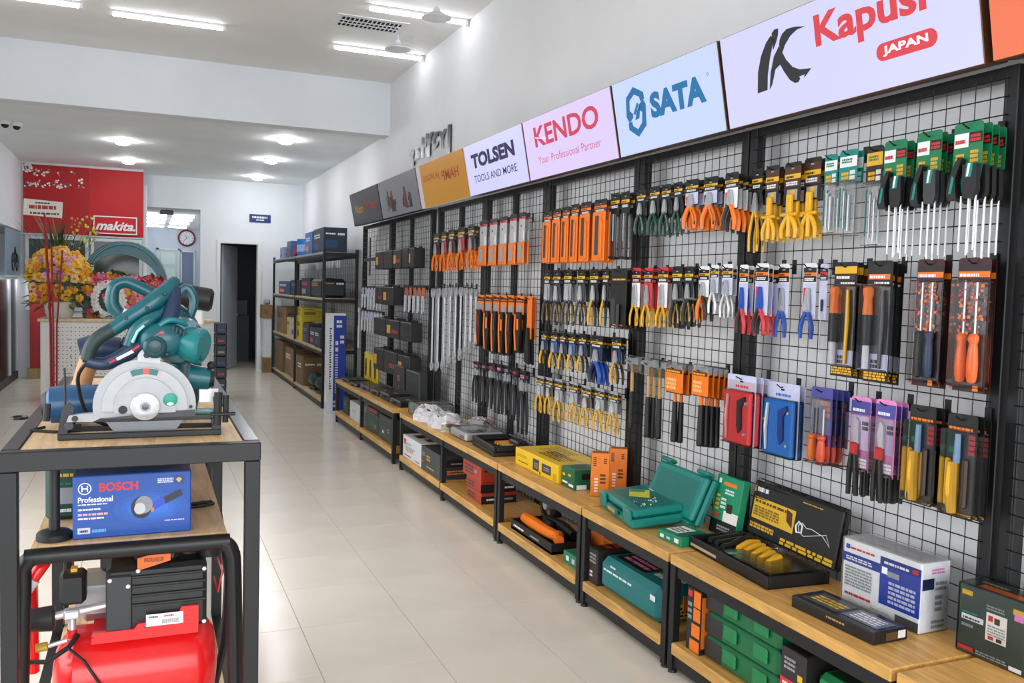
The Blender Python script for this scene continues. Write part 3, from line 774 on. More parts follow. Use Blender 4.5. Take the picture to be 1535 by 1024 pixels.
def k_blk(r, w, h, seed):
    card(r, w * .8, .012, -h * .16, C_BLK); prints(r, [(-w * .3, w * .2, -h * .1, -h * .04, (C_RED, C_PNK, C_GRY)[seed % 3], 2)], seed)
    jaw_part(r, w, -h * .12, -h * .34, C_DGRY if seed % 2 else STEEL, .003, 'long')
    handle_pair(r, w, -h * .3, -h, (C_BLK, C_BLK), .012, .26, .009)
    shaft(r, w * .08, -h * .2, -h * .9, .003, C_GRY, 'spring', .014)
def k_wrench(r, w, h, seed):
    R = min(w * .42, .05); b = MB()
    pts = []
    for k in range(15):
        a = math.radians(125 + 290 * k / 14 + 0); pts.append((R * math.cos(a), -R + R * math.sin(a)))
    b.prism(pts + [(R * .40, -R * .95 + R * .1), (0, -R * 1.35), (-R * .40, -R * .95 + R * .1)], -.006, .006, CHROME); b.build('open_end', r)
    b = MB(); b.box(-R * .36, R * .36, -h + R * 1.3, -R * 1.85, -.004, .004, CHROME, bev=.002); b.build('shank', r)
    b = MB(); c = (0, -h + R * .8)
    n = 16
    for k in range(n):
        a0, a1 = 2 * math.pi * k / n, 2 * math.pi * (k + 1) / n
        o0, o1, i0, i1 = [(c[0] + q * math.cos(a), c[1] + q * math.sin(a)) for q, a in ((R * .8, a0), (R * .8, a1), (R * .48, a0), (R * .48, a1))]
        b.prism([i0, o0, o1, i1], -.006, .006, CHROME)
    b.build('ring_end', r)
def k_ham(r, w, h, seed, orange=False):
    b = MB(); b.prism([(-w * .5, -.006), (-w * .36, .012), (-w * .1, .018), (w * .28, .016), (w * .32, .022), (w * .5, .022), (w * .5, -.014), (w * .32, -.014), (w * .28, -.008), (w * .1, -.02), (-w * .1, -.02), (-w * .3, -.008)], -.012, .012, STEEL); b.build('head', r)
    b = MB(); b.tube([(0, -.018, 0), (0, -h * .46, 0)], .0095, M('caa063', .45, 0, 'wood') if not orange else C_ORG, 10); b.build('shaft', r)
    b = MB(); b.tube([(0, -h * .45, 0), (0, -h * .7, 0), (0, -h * .97, 0), (0, -h, 0)], [.013, .0145, .0165, .012], C_BLK, 12); b.build('grip', r)
    b = MB(); b.box(-w * .52, w * .52, -h * .16 if not orange else -h * .34, .03, -.015, .015, CLEAR, bev=.006); b.build('clear_wrap', r)
    if orange:
        b = MB(); b.box(-w * .5, w * .62, -h * .32, -.0, .0155, .017, C_ORG); b.build('orange_card', r)
        prints(r, [(-w * .45, w * .55, -h * .06, -.002, C_BRO), (-w * .4, w * .4, -h * .05, -h * .02, C_YEL, 1), (-w * .4, w * .2, -h * .28, -h * .12, M('f4c27a', .4), 3)], seed)
        for p in r.children:
            if p.name.startswith('print'): p.location.z = .0168

KINDS = {
 'yplier_long': ('black and yellow long-handled pliers', lambda r, w, h, s: k_pliers(r, w, h, s, C_BLK, C_YEL, (C_YEL, C_YEL), C_BLK, STEEL, .4, None, None, (.26, .52))),
 'ygun': ('yellow sealant gun on black card', k_ygun),
 'clear': ('clear-sleeved tool with green-white header', k_clear),
 'clearblk': ('clear-sleeved tool with black-yellow header', lambda r, w, h, s: k_clear(r, w, h, s, C_HDR)),
 'green': ('green-carded black pouch with rods', k_green),
 'gpl': ('dark green-handled pliers on black card', lambda r, w, h, s: k_pliers(r, w * .85, h, s, C_BLK, C_YEL, (C_DGRN, C_DGRN), C_GRY if s % 2 else C_GRN)),
 'opl': ('orange-handled snips on black card', lambda r, w, h, s: k_pliers(r, w * .85, h, s, C_BLK, C_YEL, (C_ORG, C_ORG), C_BLK, STEEL, .5, C_LAV, .012)),
 'opl2': ('orange-black snips on white card', lambda r, w, h, s: k_pliers(r, w * .85, h, s, C_BLK, C_YEL, (C_BLK, C_ORG), C_ORG, STEEL, .62, C_WHT, .010)),
 'oknife': ('orange-sleeved knife', k_oknife), 'tong': ('black-carded grey tongs', k_tong), 'saw': ('silver saw with orange handle', k_saw), 'rpl': ('orange-black handled pliers on red card', k_rpl),
 'bpl': ('red-black handled pliers on white card', lambda r, w, h, s: k_pliers(r, w * .95, h, s, C_WHT, C_ORG, (C_BLK, C_RED), C_RED, C_BLU, .72, C_LAV, .009, (.3, .66))),
 'bluepl': ('blue-handled pliers on white card', lambda r, w, h, s: k_pliers(r, w * .95, h, s, C_WHT, C_ORG, (C_BLU, C_BLU), C_NAVY, STEEL, .72, C_LAV, .009, (.3, .66))),
 'smalldrv': ('thin navy screwdriver on clear card', k_smalldrv),
 'hamcard': ('orange-black tool on yellow-topped card', k_hamcard), 'hamcard2': ('orange-black tool on dark-topped card', lambda r, w, h, s: k_hamcard(r, w, h, s, C_HDR)),
 'drv_dark': ('two dark screwdrivers on maroon card', k_drv), 'drv_org': ('two orange screwdrivers on maroon card', lambda r, w, h, s: k_drv(r, w, h, s, (M('ff7423', .3), M('ff7423', .3)))),
 'ywpl': ('yellow bow-handled pliers on red card', lambda r, w, h, s: k_pliers(r, w, h, s, C_RED, C_YEL, (C_YEL, C_YEL), C_BLK, STEEL, .68, C_WHT if s % 2 else C_RED, .006, (.26, .64), .36)),
 'blkpl': ('black pliers with yellow trim', lambda r, w, h, s: k_pliers(r, w, h, s, C_BLK, C_YEL, (C_BLK, C_BLK), C_YEL, STEEL, .5, None, .010)),
 'orpl': ('orange-black pliers on white card', lambda r, w, h, s: k_pliers(r, w, h, s, C_WHT, C_YEL, (C_ORG, C_BLK), None, STEEL, .55, C_WHT, .010)),
 'sipl': ('silver locking pliers on white card', lambda r, w, h, s: k_pliers(r, w, h, s, C_WHT, C_YEL, (STEEL, STEEL), None, STEEL, .55, C_LAV, .007)),
 'slvpl': ('silver-jawed pliers on black card', lambda r, w, h, s: k_pliers(r, w * .85, h, s, C_BLK, C_YEL, (C_DGRY, C_BLK), C_YEL, CHROME, .55, C_GRY if s % 2 else C_DGRY, .008)),
 'yblk': ('black pliers with yellow tips', lambda r, w, h, s: k_pliers(r, w * .85, h, s, C_BLK, C_YEL, (C_YEL, C_BLK), None, CHROME, .66, None, .008)),
 'blkcard': ('plain black carded tool', k_blkcard), 'okn2': ('black and orange utility knife', k_okn2), 'longkn': ('orange-carded knife in black sheath', k_longkn), 'wrench': ('long chrome combination wrench', k_wrench),
 'redkit': ('red blister tool kit', lambda r, w, h, s: k_kit(r, w, h, s, C_RED)), 'bluekit': ('bright blue blister tool kit', lambda r, w, h, s: k_kit(r, w, h, s, M('1670c4', .35))),
 'purple': ('purple-carded orange screwdriver pack', k_purple), 'pink': ('pink-carded pruning shears', k_pink), 'ychisel': ('yellow-handled pruning saw pack', k_ychisel),
 'ham': ('wooden-shafted claw hammer with black grip', k_ham), 'hamo': ('orange-wrapped claw hammer', lambda r, w, h, s: k_ham(r, w, h, s, True)),
 'bypl': ('yellow-handled pliers on blue card', lambda r, w, h, s: k_pliers(r, w * .9, h, s, C_BLK, C_YEL, (C_YEL, C_BLK), C_BLK if s % 2 else C_YEL, STEEL, .55, C_NAVY if s % 2 else M('3f5c94', .4), .008)),
 'blupl': ('dark blue-handled pliers', lambda r, w, h, s: k_pliers(r, w * .9, h, s, C_BLK, C_YEL, (C_NAVY, C_BLU), None, STEEL, .5, C_NAVY, .014)),
 'blk': ('slim black pliers', k_blk),
 'yopen': ('yellow open-handled pliers on clear card', lambda r, w, h, s: k_pliers(r, w * .92, h, s, C_GRY, C_YEL, (C_YEL, C_YEL), C_BLK, CHROME, .5, C_GRY if s % 3 else C_BRO, .0065, (.24, .5), .36)),
}
ROWS = {
 'A1': [('yplier_long',3.062,0.076,2.135,0.340,2), ('ygun',2.927,0.088,2.131,0.295,3), ('ygun',2.804,0.102,2.130,0.291,3), ('ygun',2.726,0.101,2.141,0.304,2), ('clear',2.626,0.071,2.139,0.288,2), ('clear',2.537,0.095,2.145,0.303,2), ('clearblk',2.409,0.082,2.142,0.345,2), ('green',2.288,0.094,2.141,0.392,3), ('green',2.147,0.094,2.150,0.408,3), ('green',1.974,0.099,2.147,0.400,4)],
 'A2': [('gpl',3.963,0.114,2.131,0.219,3), ('gpl',3.833,0.121,2.136,0.234,3), ('gpl',3.725,0.109,2.135,0.239,3), ('gpl',3.619,0.093,2.135,0.233,3), ('opl',3.504,0.138,2.136,0.221,3), ('opl',3.355,0.139,2.132,0.226,3), ('opl2',3.159,0.123,2.127,0.238,4)],
 'A3': [('oknife',5.174,0.134,2.107,0.322,2), ('oknife',5.034,0.128,2.115,0.331,2), ('oknife',4.904,0.113,2.117,0.333,2), ('oknife',4.780,0.117,2.124,0.342,2), ('oknife',4.640,0.146,2.125,0.342,2), ('oknife',4.403,0.167,2.119,0.338,3), ('tong',4.291,0.106,2.146,0.354,2), ('tong',4.176,0.094,2.143,0.354,2)],
 'A4': [('saw',6.356,0.205,2.103,0.316,2), ('saw',6.143,0.193,2.105,0.322,2), ('saw',5.943,0.182,2.108,0.323,2), ('saw',5.759,0.161,2.111,0.324,2), ('saw',5.597,0.141,2.114,0.325,2)],
 'A5': [('rpl',7.549,0.217,2.083,0.325,2), ('rpl',7.328,0.188,2.090,0.335,2), ('rpl',7.119,0.196,2.096,0.338,2), ('rpl',6.870,0.234,2.100,0.338,2), ('rpl',6.545,0.186,2.096,0.329,3)],
 'B1': [('bpl',3.087,0.069,1.726,0.285,3), ('bpl',2.966,0.095,1.730,0.285,3), ('bluepl',2.901,0.078,1.729,0.294,1), ('bluepl',2.747,0.087,1.729,0.290,1), ('smalldrv',2.669,0.044,1.725,0.334,1), ('hamcard',2.491,0.114,1.726,0.412,3), ('hamcard2',2.328,0.115,1.728,0.418,3), ('drv_dark',2.141,0.108,1.730,0.414,2), ('drv_org',1.974,0.118,1.731,0.414,2)],
 'B2': [('ywpl',3.983,0.095,1.724,0.292,3), ('ywpl',3.864,0.091,1.723,0.288,3), ('ywpl',3.725,0.098,1.725,0.287,3), ('blkpl',3.600,0.093,1.727,0.286,3), ('blkpl',3.499,0.078,1.725,0.270,3), ('orpl',3.421,0.090,1.726,0.241,2), ('sipl',3.339,0.066,1.731,0.212,2), ('sipl',3.243,0.083,1.732,0.228,2)],
 'B3': [('slvpl',5.157,0.113,1.725,0.339,2), ('slvpl',5.011,0.137,1.724,0.336,2), ('slvpl',4.854,0.140,1.726,0.331,2), ('slvpl',4.673,0.131,1.725,0.325,2), ('yblk',4.508,0.132,1.723,0.315,2), ('yblk',4.371,0.094,1.726,0.315,2), ('blkcard',4.114,0.173,1.721,0.302,4)],
 'B4': [('okn2',6.379,0.163,1.547,0.397,2), ('okn2',6.204,0.155,1.550,0.423,2), ('okn2',6.045,0.135,1.553,0.434,2), ('okn2',5.899,0.129,1.551,0.430,2), ('okn2',5.759,0.124,1.553,0.426,2), ('okn2',5.596,0.154,1.551,0.392,2), ('longkn',5.426,0.112,1.550,0.451,2)],
 'B5': [('wrench',7.703,0.163,1.606,0.771,2), ('wrench',7.533,0.137,1.613,0.750,2), ('wrench',7.371,0.113,1.615,0.712,2), ('wrench',7.205,0.109,1.622,0.680,2), ('wrench',7.064,0.105,1.622,0.634,2), ('wrench',6.927,0.102,1.623,0.590,2), ('wrench',6.803,0.082,1.618,0.542,2), ('wrench',6.692,0.080,1.614,0.491,2)],
 'C1': [('redkit',3.032,0.194,1.253,0.285,4), ('bluekit',2.841,0.202,1.239,0.290,2), ('purple',2.551,0.112,1.255,0.277,4), ('pink',2.414,0.096,1.235,0.364,2), ('pink',2.269,0.089,1.242,0.361,3), ('ychisel',2.113,0.105,1.243,0.319,3), ('ychisel',1.960,0.109,1.236,0.317,3)],
 'C2': [('ham',4.090,0.141,1.234,0.367,1), ('ham',3.873,0.149,1.239,0.385,2), ('ham',3.811,0.145,1.233,0.378,1), ('hamo',3.622,0.140,1.238,0.365,2), ('hamo',3.318,0.114,1.254,0.346,4)],
 'C3': [('bypl',5.180,0.104,1.326,0.202,2), ('bypl',5.027,0.119,1.330,0.222,2), ('bypl',4.900,0.095,1.333,0.222,2), ('bypl',4.770,0.109,1.333,0.221,2), ('bypl',4.632,0.112,1.337,0.216,2), ('blupl',4.395,0.176,1.343,0.260,3), ('bypl',4.221,0.126,1.346,0.248,2)],
 'C4': [('blk',6.434,0.136,1.018,0.312,2), ('blk',6.270,0.130,1.027,0.325,2), ('blk',6.107,0.138,1.036,0.333,2), ('blk',5.950,0.119,1.040,0.356,2), ('blk',5.808,0.114,1.043,0.344,2), ('blk',5.657,0.109,1.043,0.364,2), ('blk',5.511,0.127,1.033,0.426,2)],
 'D3': [('yopen',5.222,0.127,1.026,0.230,2), ('yopen',5.081,0.111,1.028,0.225,2), ('yopen',4.941,0.125,1.034,0.262,2), ('yopen',4.735,0.135,1.039,0.245,2), ('yopen',4.563,0.135,1.034,0.242,2), ('yopen',4.398,0.128,1.038,0.231,2), ('yopen',4.238,0.113,1.038,0.224,2)],
}
ROWNAME = {'A1': 'top row below K sign', 'A2': 'top row below blue-logo sign', 'A3': 'top row below pink-lettered sign', 'A4': 'top row below navy-lettered sign', 'A5': 'top row below yellow sign',
 'B1': 'middle row below K sign', 'B2': 'middle row below blue-logo sign', 'B3': 'second row below pink-lettered sign', 'B4': 'middle row below navy-lettered sign', 'B5': 'wrench row below yellow sign',
 'C1': 'lowest row below K sign', 'C2': 'lowest row below blue-logo sign', 'C3': 'third row below pink-lettered sign', 'C4': 'lowest row below navy-lettered sign', 'D3': 'lowest row below pink-lettered sign'}
ORD = ('first', 'second', 'third', 'fourth', 'fifth', 'sixth', 'seventh', 'eighth', 'ninth', 'tenth')
NAMES = {'ygun': 'sealant_gun', 'clear': 'sleeved_tool', 'clearblk': 'sleeved_tool', 'green': 'tool_pouch', 'oknife': 'utility_knife', 'okn2': 'utility_knife', 'longkn': 'sheath_knife', 'tong': 'tongs', 'saw': 'hand_saw', 'smalldrv': 'screwdriver',
 'hamcard': 'carded_tool', 'hamcard2': 'carded_tool', 'drv_dark': 'screwdriver_pack', 'drv_org': 'screwdriver_pack', 'blkcard': 'carded_tool', 'wrench': 'combination_wrench', 'redkit': 'tool_kit', 'bluekit': 'tool_kit', 'purple': 'screwdriver_pack',
 'pink': 'pruning_shears', 'ychisel': 'pruning_saw', 'ham': 'claw_hammer', 'hamo': 'claw_hammer'}
seed = 0
for rk, hooks in ROWS.items():
    for i, (kind, y, w, zt, h, n) in enumerate(hooks):
        seed += 1
        look, fn = KINDS[kind]
        name = NAMES.get(kind, 'pliers')
        cat = name.replace('_', ' ')
        if cat.count(' ') > 1: cat = cat.split(' ')[-1]
        xf = XM - .03 - .03 * n if kind != 'wrench' else 2.44
        place = '%s from left, %s' % (ORD[i], ROWNAME[rk])
        first = None
        for k in range(n):
            pos = ', frontmost' if (k == 0 and n > 1) else (', %s back' % ORD[k] if k else '')
            lab = '%s, %s%s' % (look, place, pos)
            if first is None:
                first = o = thing(name, lab, cat, (xf, y, zt), R_WALL, 0, 'tools on the hook: ' + place)
                fn(o, w, h, seed)
            else:
                o = copy_tree(first); tag(o, lab)
                o.location = (xf + .03 * k, y + ((seed * 7 + k * 5) % 5 - 2) * .004 - (.05 if kind == 'wrench' else 0), zt - .004 * k)
                o.scale = (1, 1, 1)
        # its hook
        t = thing('display_hook', 'black wire hook holding %s, %s' % (name.replace('_', ' '), place), 'hook', (XM - .006, y, zt), R_WALL, 0, 'black display hooks on the mesh')
        Lh = .03 * n + .055 if kind != 'wrench' else .09
        b = MB(); b.tube([(0, -.006, 0), (0, -.006, Lh * .85), (0, .006, Lh)], .0028, BLACKM, 6); b.build('prong', t)
        b = MB(); b.box(-.012, .012, -.03, .03, 0.0, .004, BLACKM); b.build('back_plate', t)

# far bay: black boxed goods and small tools on rails
def far_box(y, w, z, h, label, seed, d=.12):
    t = thing('hanging_case', label, 'tool case', (2.485, y, z), R_WALL, 0, 'black boxed tools hung on the far mesh')
    b = MB(); b.box(-w / 2, w / 2, -h, 0, 0, d, M('232425', .5), bev=.008); b.build('case', t)
    b = MB(); rr = random.Random(seed)
    b.box(-w * .42, -w * .15, -h * .75, -h * .3, d + .0003, d + .0015, C_YEL if seed % 2 else C_MAR)
    dashes(b, -w * .05, w * .4, -h * .7, -h * .5, d + .001, C_DGRY if seed % 3 else C_RED, rr, 2); b.build('print', t, 0)['kind'] = 'stuff'
    b = MB(); b.box(-w * .3, w * .3, 0.0005, .02, .02, .03, BLACKP); b.build('hang_tab', t)
k = 0
for z, nm, spans in ((1.985, 'top', ((9.45, .36), (9.08, .34), (8.72, .30), (8.42, .20), (8.20, .16))), (1.60, 'second', ((9.45, .34), (9.06, .42))), (1.255, 'third', ((9.40, .52), (8.85, .5), (8.35, .38))), (.92, 'lowest', ((9.42, .44), (8.92, .5), (8.40, .44)))):
    for i, (y, w) in enumerate(spans):
        k += 1; far_box(y, w, z, .19 if nm != 'lowest' else .24, 'black boxed tool, %s from left in %s row under grey sign' % (ORD[i], nm), k)
for z, y0, nn, nm in ((1.585, 10.55, 7, 'upper'), (1.30, 10.55, 7, 'lower'), (1.60, 8.62, 5, 'middle')):
    b0 = thing('tool_rail', 'black rail carrying small silver tools, %s one on far mesh' % nm, 'rail', (2.47, y0 + .12, z), R_WALL)
    b = MB(); b.box(0, nn * .15 + .05, -.02, .02, 0, .02, BLACKM); b.build('bar', b0)
    b = MB(); b.box(.02, .04, -.015, .015, -.02, 0, BLACKM); b.build('bracket', b0)
    first = None
    for i in range(nn):
        lab = 'small silver bit set with pale card, %s from left on %s far rail' % (ORD[i], nm)
        if first is None:
            first = o = thing('bit_set', lab, 'bit set', (2.445, y0, z - .01), R_WALL, 0, 'small silver tools on the far rails')
            card(o, .10, .01, -.1, C_LAV if nm != 'middle' else M('c9683e', .4)); shaft(o, -.02, -.07, -.24, .008, STEEL, 'bit'); shaft(o, .025, -.07, -.22, .006, STEEL, 'bit')
        else:
            o = copy_tree(first); tag(o, lab); o.location.y = y0 - .15 * i
t = thing('try_square', 'dark steel bracket tool hanging alone on the farthest mesh', 'square', (2.47, 10.3, 1.98), R_WALL)
b = MB(); b.box(-.02, .02, -.25, .2, 0, .012, C_DGRY); b.build('blade', t)
b = MB(); b.box(-.25, .3, -.08, -.04, .0125, .02, C_DGRY); b.build('arm', t)
t = thing('measuring_stick', 'tall red-white measuring stick at the far end post', 'stick', (2.44, 10.72, 1.33), R_WALL)
b = MB(); b.box(-.02, .02, -.5, 0, 0, .012, C_WHT); b.build('stick', t)
b = MB(); b.box(-.02, .02, -.22, -.05, .0123, .014, C_MAR); b.build('print', t)

# ------------------------------------------------------------------ boxed goods on the benches
def goods(name, label, cat, x0, x1, y0, y1, z0, h, body, specs=(), yaw=0.0, rot=R_WALL, bev=.003, seed=1, group=None, part='carton'):
    """box from x0..x1 (depth), y0..y1 (length); printed marks on faces F front, R near end, L far end, T top"""
    if rot is R_WALL: W, D = y1 - y0, x1 - x0
    else: W, D = x1 - x0, y1 - y0
    t = thing(name, label, cat, ((x0 + x1) / 2, (y0 + y1) / 2, z0), rot, yaw, group)
    b = MB(); b.box(-W / 2, W / 2, 0, h, -D / 2, D / 2, body, bev=bev); b.build(part, t, 0)
    if specs: face_prints(t, W, h, D, specs, seed)
    return t
def face_prints(t, W, h, D, specs, seed=1, name='print', lift=0.0):
    b = MB(); rr = random.Random(seed); n = {'F': 0, 'R': 0, 'T': 0, 'L': 0}
    for sp in specs:
        f, u0, u1, v0, v1, mt = sp[:6]; n[f] += 1; e = .0005 + .00025 * n[f] + lift
        P = {'F': lambda u, v: (-W / 2 + u * W, v * h, D / 2 + e), 'R': lambda u, v: (W / 2 + e, v * h, D / 2 - u * D),
             'T': lambda u, v: (-W / 2 + u * W, h + e, D / 2 - v * D), 'L': lambda u, v: (-W / 2 - e, v * h, -D / 2 + u * D)}[f]
        if len(sp) > 6: dashes(b, u0, u1, v0, v1, 0, mt, rr, sp[6], .6, P)
        else: b.quad(P(u0, v0), P(u1, v0), P(u1, v1), P(u0, v1), mt)
    o = b.build(name, t, 0); o['kind'] = 'stuff'
    return o
Z0 = ZT + .0005
P_YB = M('e2b52a', .35); P_CREAM = M('f1efe6', .4); P_PINKW = M('d9a7a7', .4)
# 1 dark green box in clear case (bottom right)
t = goods('boxed_tool', 'dark green box in clear case at the bottom right corner', 'box', 2.37, 2.485, 1.70, 1.925, Z0, .215, M('31433f', .3),
  [('F', .04, .2, .86, .93, P_YB), ('F', .05, .38, .5, .58, C_WHT), ('F', .07, .34, .515, .56, C_DGRY, 1), ('F', .06, .3, .6, .64, C_TEAL, 1), ('F', .06, .24, .4, .47, C_GRY, 1), ('F', .42, .72, .32, .72, P_CREAM), ('F', .45, .52, .6, .68, C_RED), ('F', .54, .62, .58, .67, C_BRO), ('F', .45, .7, .4, .56, C_GRY, 4), ('F', .46, .54, .34, .39, C_RED), ('F', .58, .66, .34, .39, C_MAR), ('F', .42, .68, .76, .84, C_GRY, 2),
   ('F', .8, .97, .82, .9, P_YB), ('F', .82, .95, .74, .84, C_PNK), ('F', .03, .26, .06, .12, C_RED), ('F', .3, .75, .06, .13, C_GRY, 2), ('F', .78, .96, .03, .09, C_WHT), ('R', .1, .8, .1, .5, C_GRY, 4), ('T', .2, .9, .2, .5, C_ORG), ('T', .1, .5, .6, .75, C_WHT, 2)], .05)
b = MB(); b.box(-.118, .118, .001, .222, -.063, .063, CLEAR, bev=.006); b.build('clear_cover', t)
# 2 white and blue box
t = goods('boxed_tool', 'white and blue tool box standing near the right end of the bench', 'box', 2.335, 2.47, 2.05, 2.385, Z0, .235, C_WHT,
  [('F', 0, 1, .66, .80, M('243a9c', .35)), ('F', .5, 1.0, .22, .92, M('2b45ac', .35)), ('F', .5, 1.0, .8, .92, M('1f2f86', .35)), ('F', .06, .44, .87, .92, C_RED, 1), ('F', .04, .09, .86, .93, C_BLU), ('F', .55, .88, .83, .89, C_WHT, 1), ('F', .9, .97, .83, .89, C_RED), ('F', .04, .4, .3, .62, C_GRY, 7), ('F', .05, .4, .7, .77, C_WHT, 2), ('F', .05, .42, .16, .22, C_RED, 1), ('F', .62, .95, .28, .62, C_LAV, 5), ('F', .6, .75, .66, .74, C_GRY), ('F', .53, .6, .68, .78, C_WHT), ('F', .72, 1.0, .02, .16, C_DGRY), ('F', .4, .65, .08, .13, C_GRY, 1),
   ('R', .05, .45, .62, .78, C_NAVY), ('R', .5, .9, .6, .75, C_GRY, 2), ('R', .35, .8, .84, .93, C_PNK, 2), ('R', .5, .75, .3, .56, C_GRY, 3), ('R', .4, .85, .06, .2, C_GRY, 2), ('T', .1, .9, .2, .4, C_LAV, 2)], .03)
b = MB(); b.box(-.172, .172, .001, .241, -.071, .071, CLEAR, bev=.004); b.build('clear_film', t)
# 3 flat black box
goods('flat_box', 'flat black printed box lying in front of white and blue box', 'box', 2.12, 2.27, 2.03, 2.40, Z0, .042, M('1d1e22', .25),
  [('F', .45, .68, .5, .75, M('b98f54', .35), 1), ('T', .08, .5, .15, .85, M('4a4d52', .3)), ('T', .12, .48, .3, .7, P_YB, 3), ('T', .55, .95, .2, .8, M('6a6d7c', .3)), ('T', .6, .9, .3, .75, C_WHT, 4), ('R', .35, .9, .2, .8, M('5c4630', .3)), ('R', .7, .92, .25, .85, C_WHT)], .03)
# 4 open tool case with lid
t = thing('open_tool_case', 'open black tool case with upright lid and yellow-handled chisels', 'tool case', (2.31, 2.84, Z0), R_WALL, math.radians(-4))
b = MB(); b.box(-.29, .29, 0, .012, -.135, .15, BLACKP, bev=.004)
for q in ((-.29, .29, .137, .15), (-.29, .29, -.135, -.122)): b.box(q[0], q[1], .0, .05, q[2], q[3], BLACKP, bev=.003)
for q in ((-.29, -.277), (.277, .29)): b.box(q[0], q[1], .0, .05, -.122, .137, BLACKP, bev=.003)
b.build('base', t)
lid = thing('lid', 'black lid with yellow print', None, (0, 0, 0)); del lid['label']; lid.parent = t; lid.matrix_local = Matrix.Translation((0, .05, -.145)) @ Matrix.Rotation(math.radians(-10), 4, 'X')
b = MB(); b.box(-.29, .29, 0, .235, -.014, .0, M('1c1b1c', .4), bev=.008); b.build('lid_panel', lid)
b = MB(); b.box(-.30, .30, -.003, .245, -.035, -.0145, CLEAR, bev=.008); b.build('lid_shell', lid)
b = MB(); rr = random.Random(4)
b.quad((-.27, .07, .0006), (.02, .07, .0006), (.02, .165, .0006), (-.27, .165, .0006), P_YB)
dashes(b, -.26, -.04, .142, .157, .001, M('5a4310', .4), rr, 1); dashes(b, -.26, -.08, .085, .13, .001, M('8a6a18', .4), rr, 4); dashes(b, -.26, -.18, .19, .215, .0008, C_WHT, rr, 1)
b.quad((-.28, .185, .0006), (-.268, .185, .0006), (-.268, .218, .0006), (-.28, .218, .0006), P_YB)
dashes(b, -.27, -.1, .03, .055, .0008, C_YEL, rr, 2); dashes(b, -.05, .28, .01, .04, .0008, P_YB, rr, 2); dashes(b, .05, .18, .21, .215, .0008, P_YB, rr, 1)
b.prism([(-.04, .16), (.0, .15), (.01, .09), (-.03, .11)], .001, .0014, C_BRO); b.build('print', lid, 0)
b = MB(); pp = [(.05, .115), (.07, .13), (.1, .115), (.13, .12), (.2, .11), (.25, .08), (.22, .12), (.14, .095), (.09, .08), (.06, .09), (.05, .115)]
b.tube([(p[0], p[1], .001) for p in pp], .0016, C_WHT, 4); b.tube([(.035, .11, .002), (.05, .13, .002), (.075, .12, .002), (.075, .09, .002), (.045, .085, .002), (.035, .11, .002)], .004, C_WHT, 5); b.build('tool_drawing', lid)
lid.name = 'lid'
for k in range(6):
    a = -.13 + .05 * k
    b = MB(); b.tube([(a - .02, .052, -.09 + .01 * k), (a, .058, -.02), (a + .03, .052, .05)], [.015, .020, .014], C_YEL if k > 0 else BLACKP, 8); b.build('chisel_handle', t)
for k in range(9):
    a = .0 + .031 * k
    b = MB(); b.tube([(a - .06, .045, -.05), (a - .01, .048, .11)], .005, STEEL if k % 2 else P_YB, 6); b.build('chisel_blade', t)
for k in range(3):
    a = -.24 + .05 * k
    b = MB(); b.tube([(a, .05, -.1), (a + .05, .052, .1)], .013, BLACKP, 7); b.build('black_grip', t)
b = MB(); b.box(-.02, .295, .0525, .062, -.11, .14, CLEAR, bev=.005); b.build('clear_tray_cover', t)
b = MB(); b.box(-.26, -.06, .014, .026, .1505, .1515, M('b8a38a', .4)); b.build('front_label', t)
# 5 green upright box, 6 flat green box
t = goods('boxed_tool', 'green printed box leaning upright beside the open tool case', 'box', 2.42, 2.46, 3.13, 3.32, Z0, .27, M('1c8f66', .3),
  [('F', .0, 1, 0, .24, C_HDR), ('F', .45, 1, .24, .42, P_CREAM), ('F', .1, .2, .86, .94, C_WHT), ('F', .3, .8, .84, .9, C_ORG), ('F', .4, .75, .7, .8, C_WHT, 2), ('F', .1, .25, .4, .7, P_YB, 4), ('F', .55, .75, .4, .55, C_MAR), ('F', .3, .5, .45, .65, C_WHT, 3), ('F', .1, .3, .28, .34, C_RED), ('F', .3, .8, .08, .18, C_GRY, 2)], .0)
t.matrix_world = t.matrix_world @ Matrix.Rotation(math.radians(-9), 4, 'X')
goods('flat_box', 'small flat green carton lying before the green upright box', 'box', 2.13, 2.30, 3.13, 3.30, Z0, .042, M('13865f', .35),
  [('T', .1, .6, .2, .8, P_CREAM), ('T', .15, .55, .3, .7, C_DGRY, 3), ('T', .65, .95, .1, .9, M('0c5a44', .35)), ('F', .12, .28, .3, .65, C_WHT), ('F', .4, .55, .35, .6, C_LAV), ('F', .72, .9, .3, .75, C_WHT)], .08)
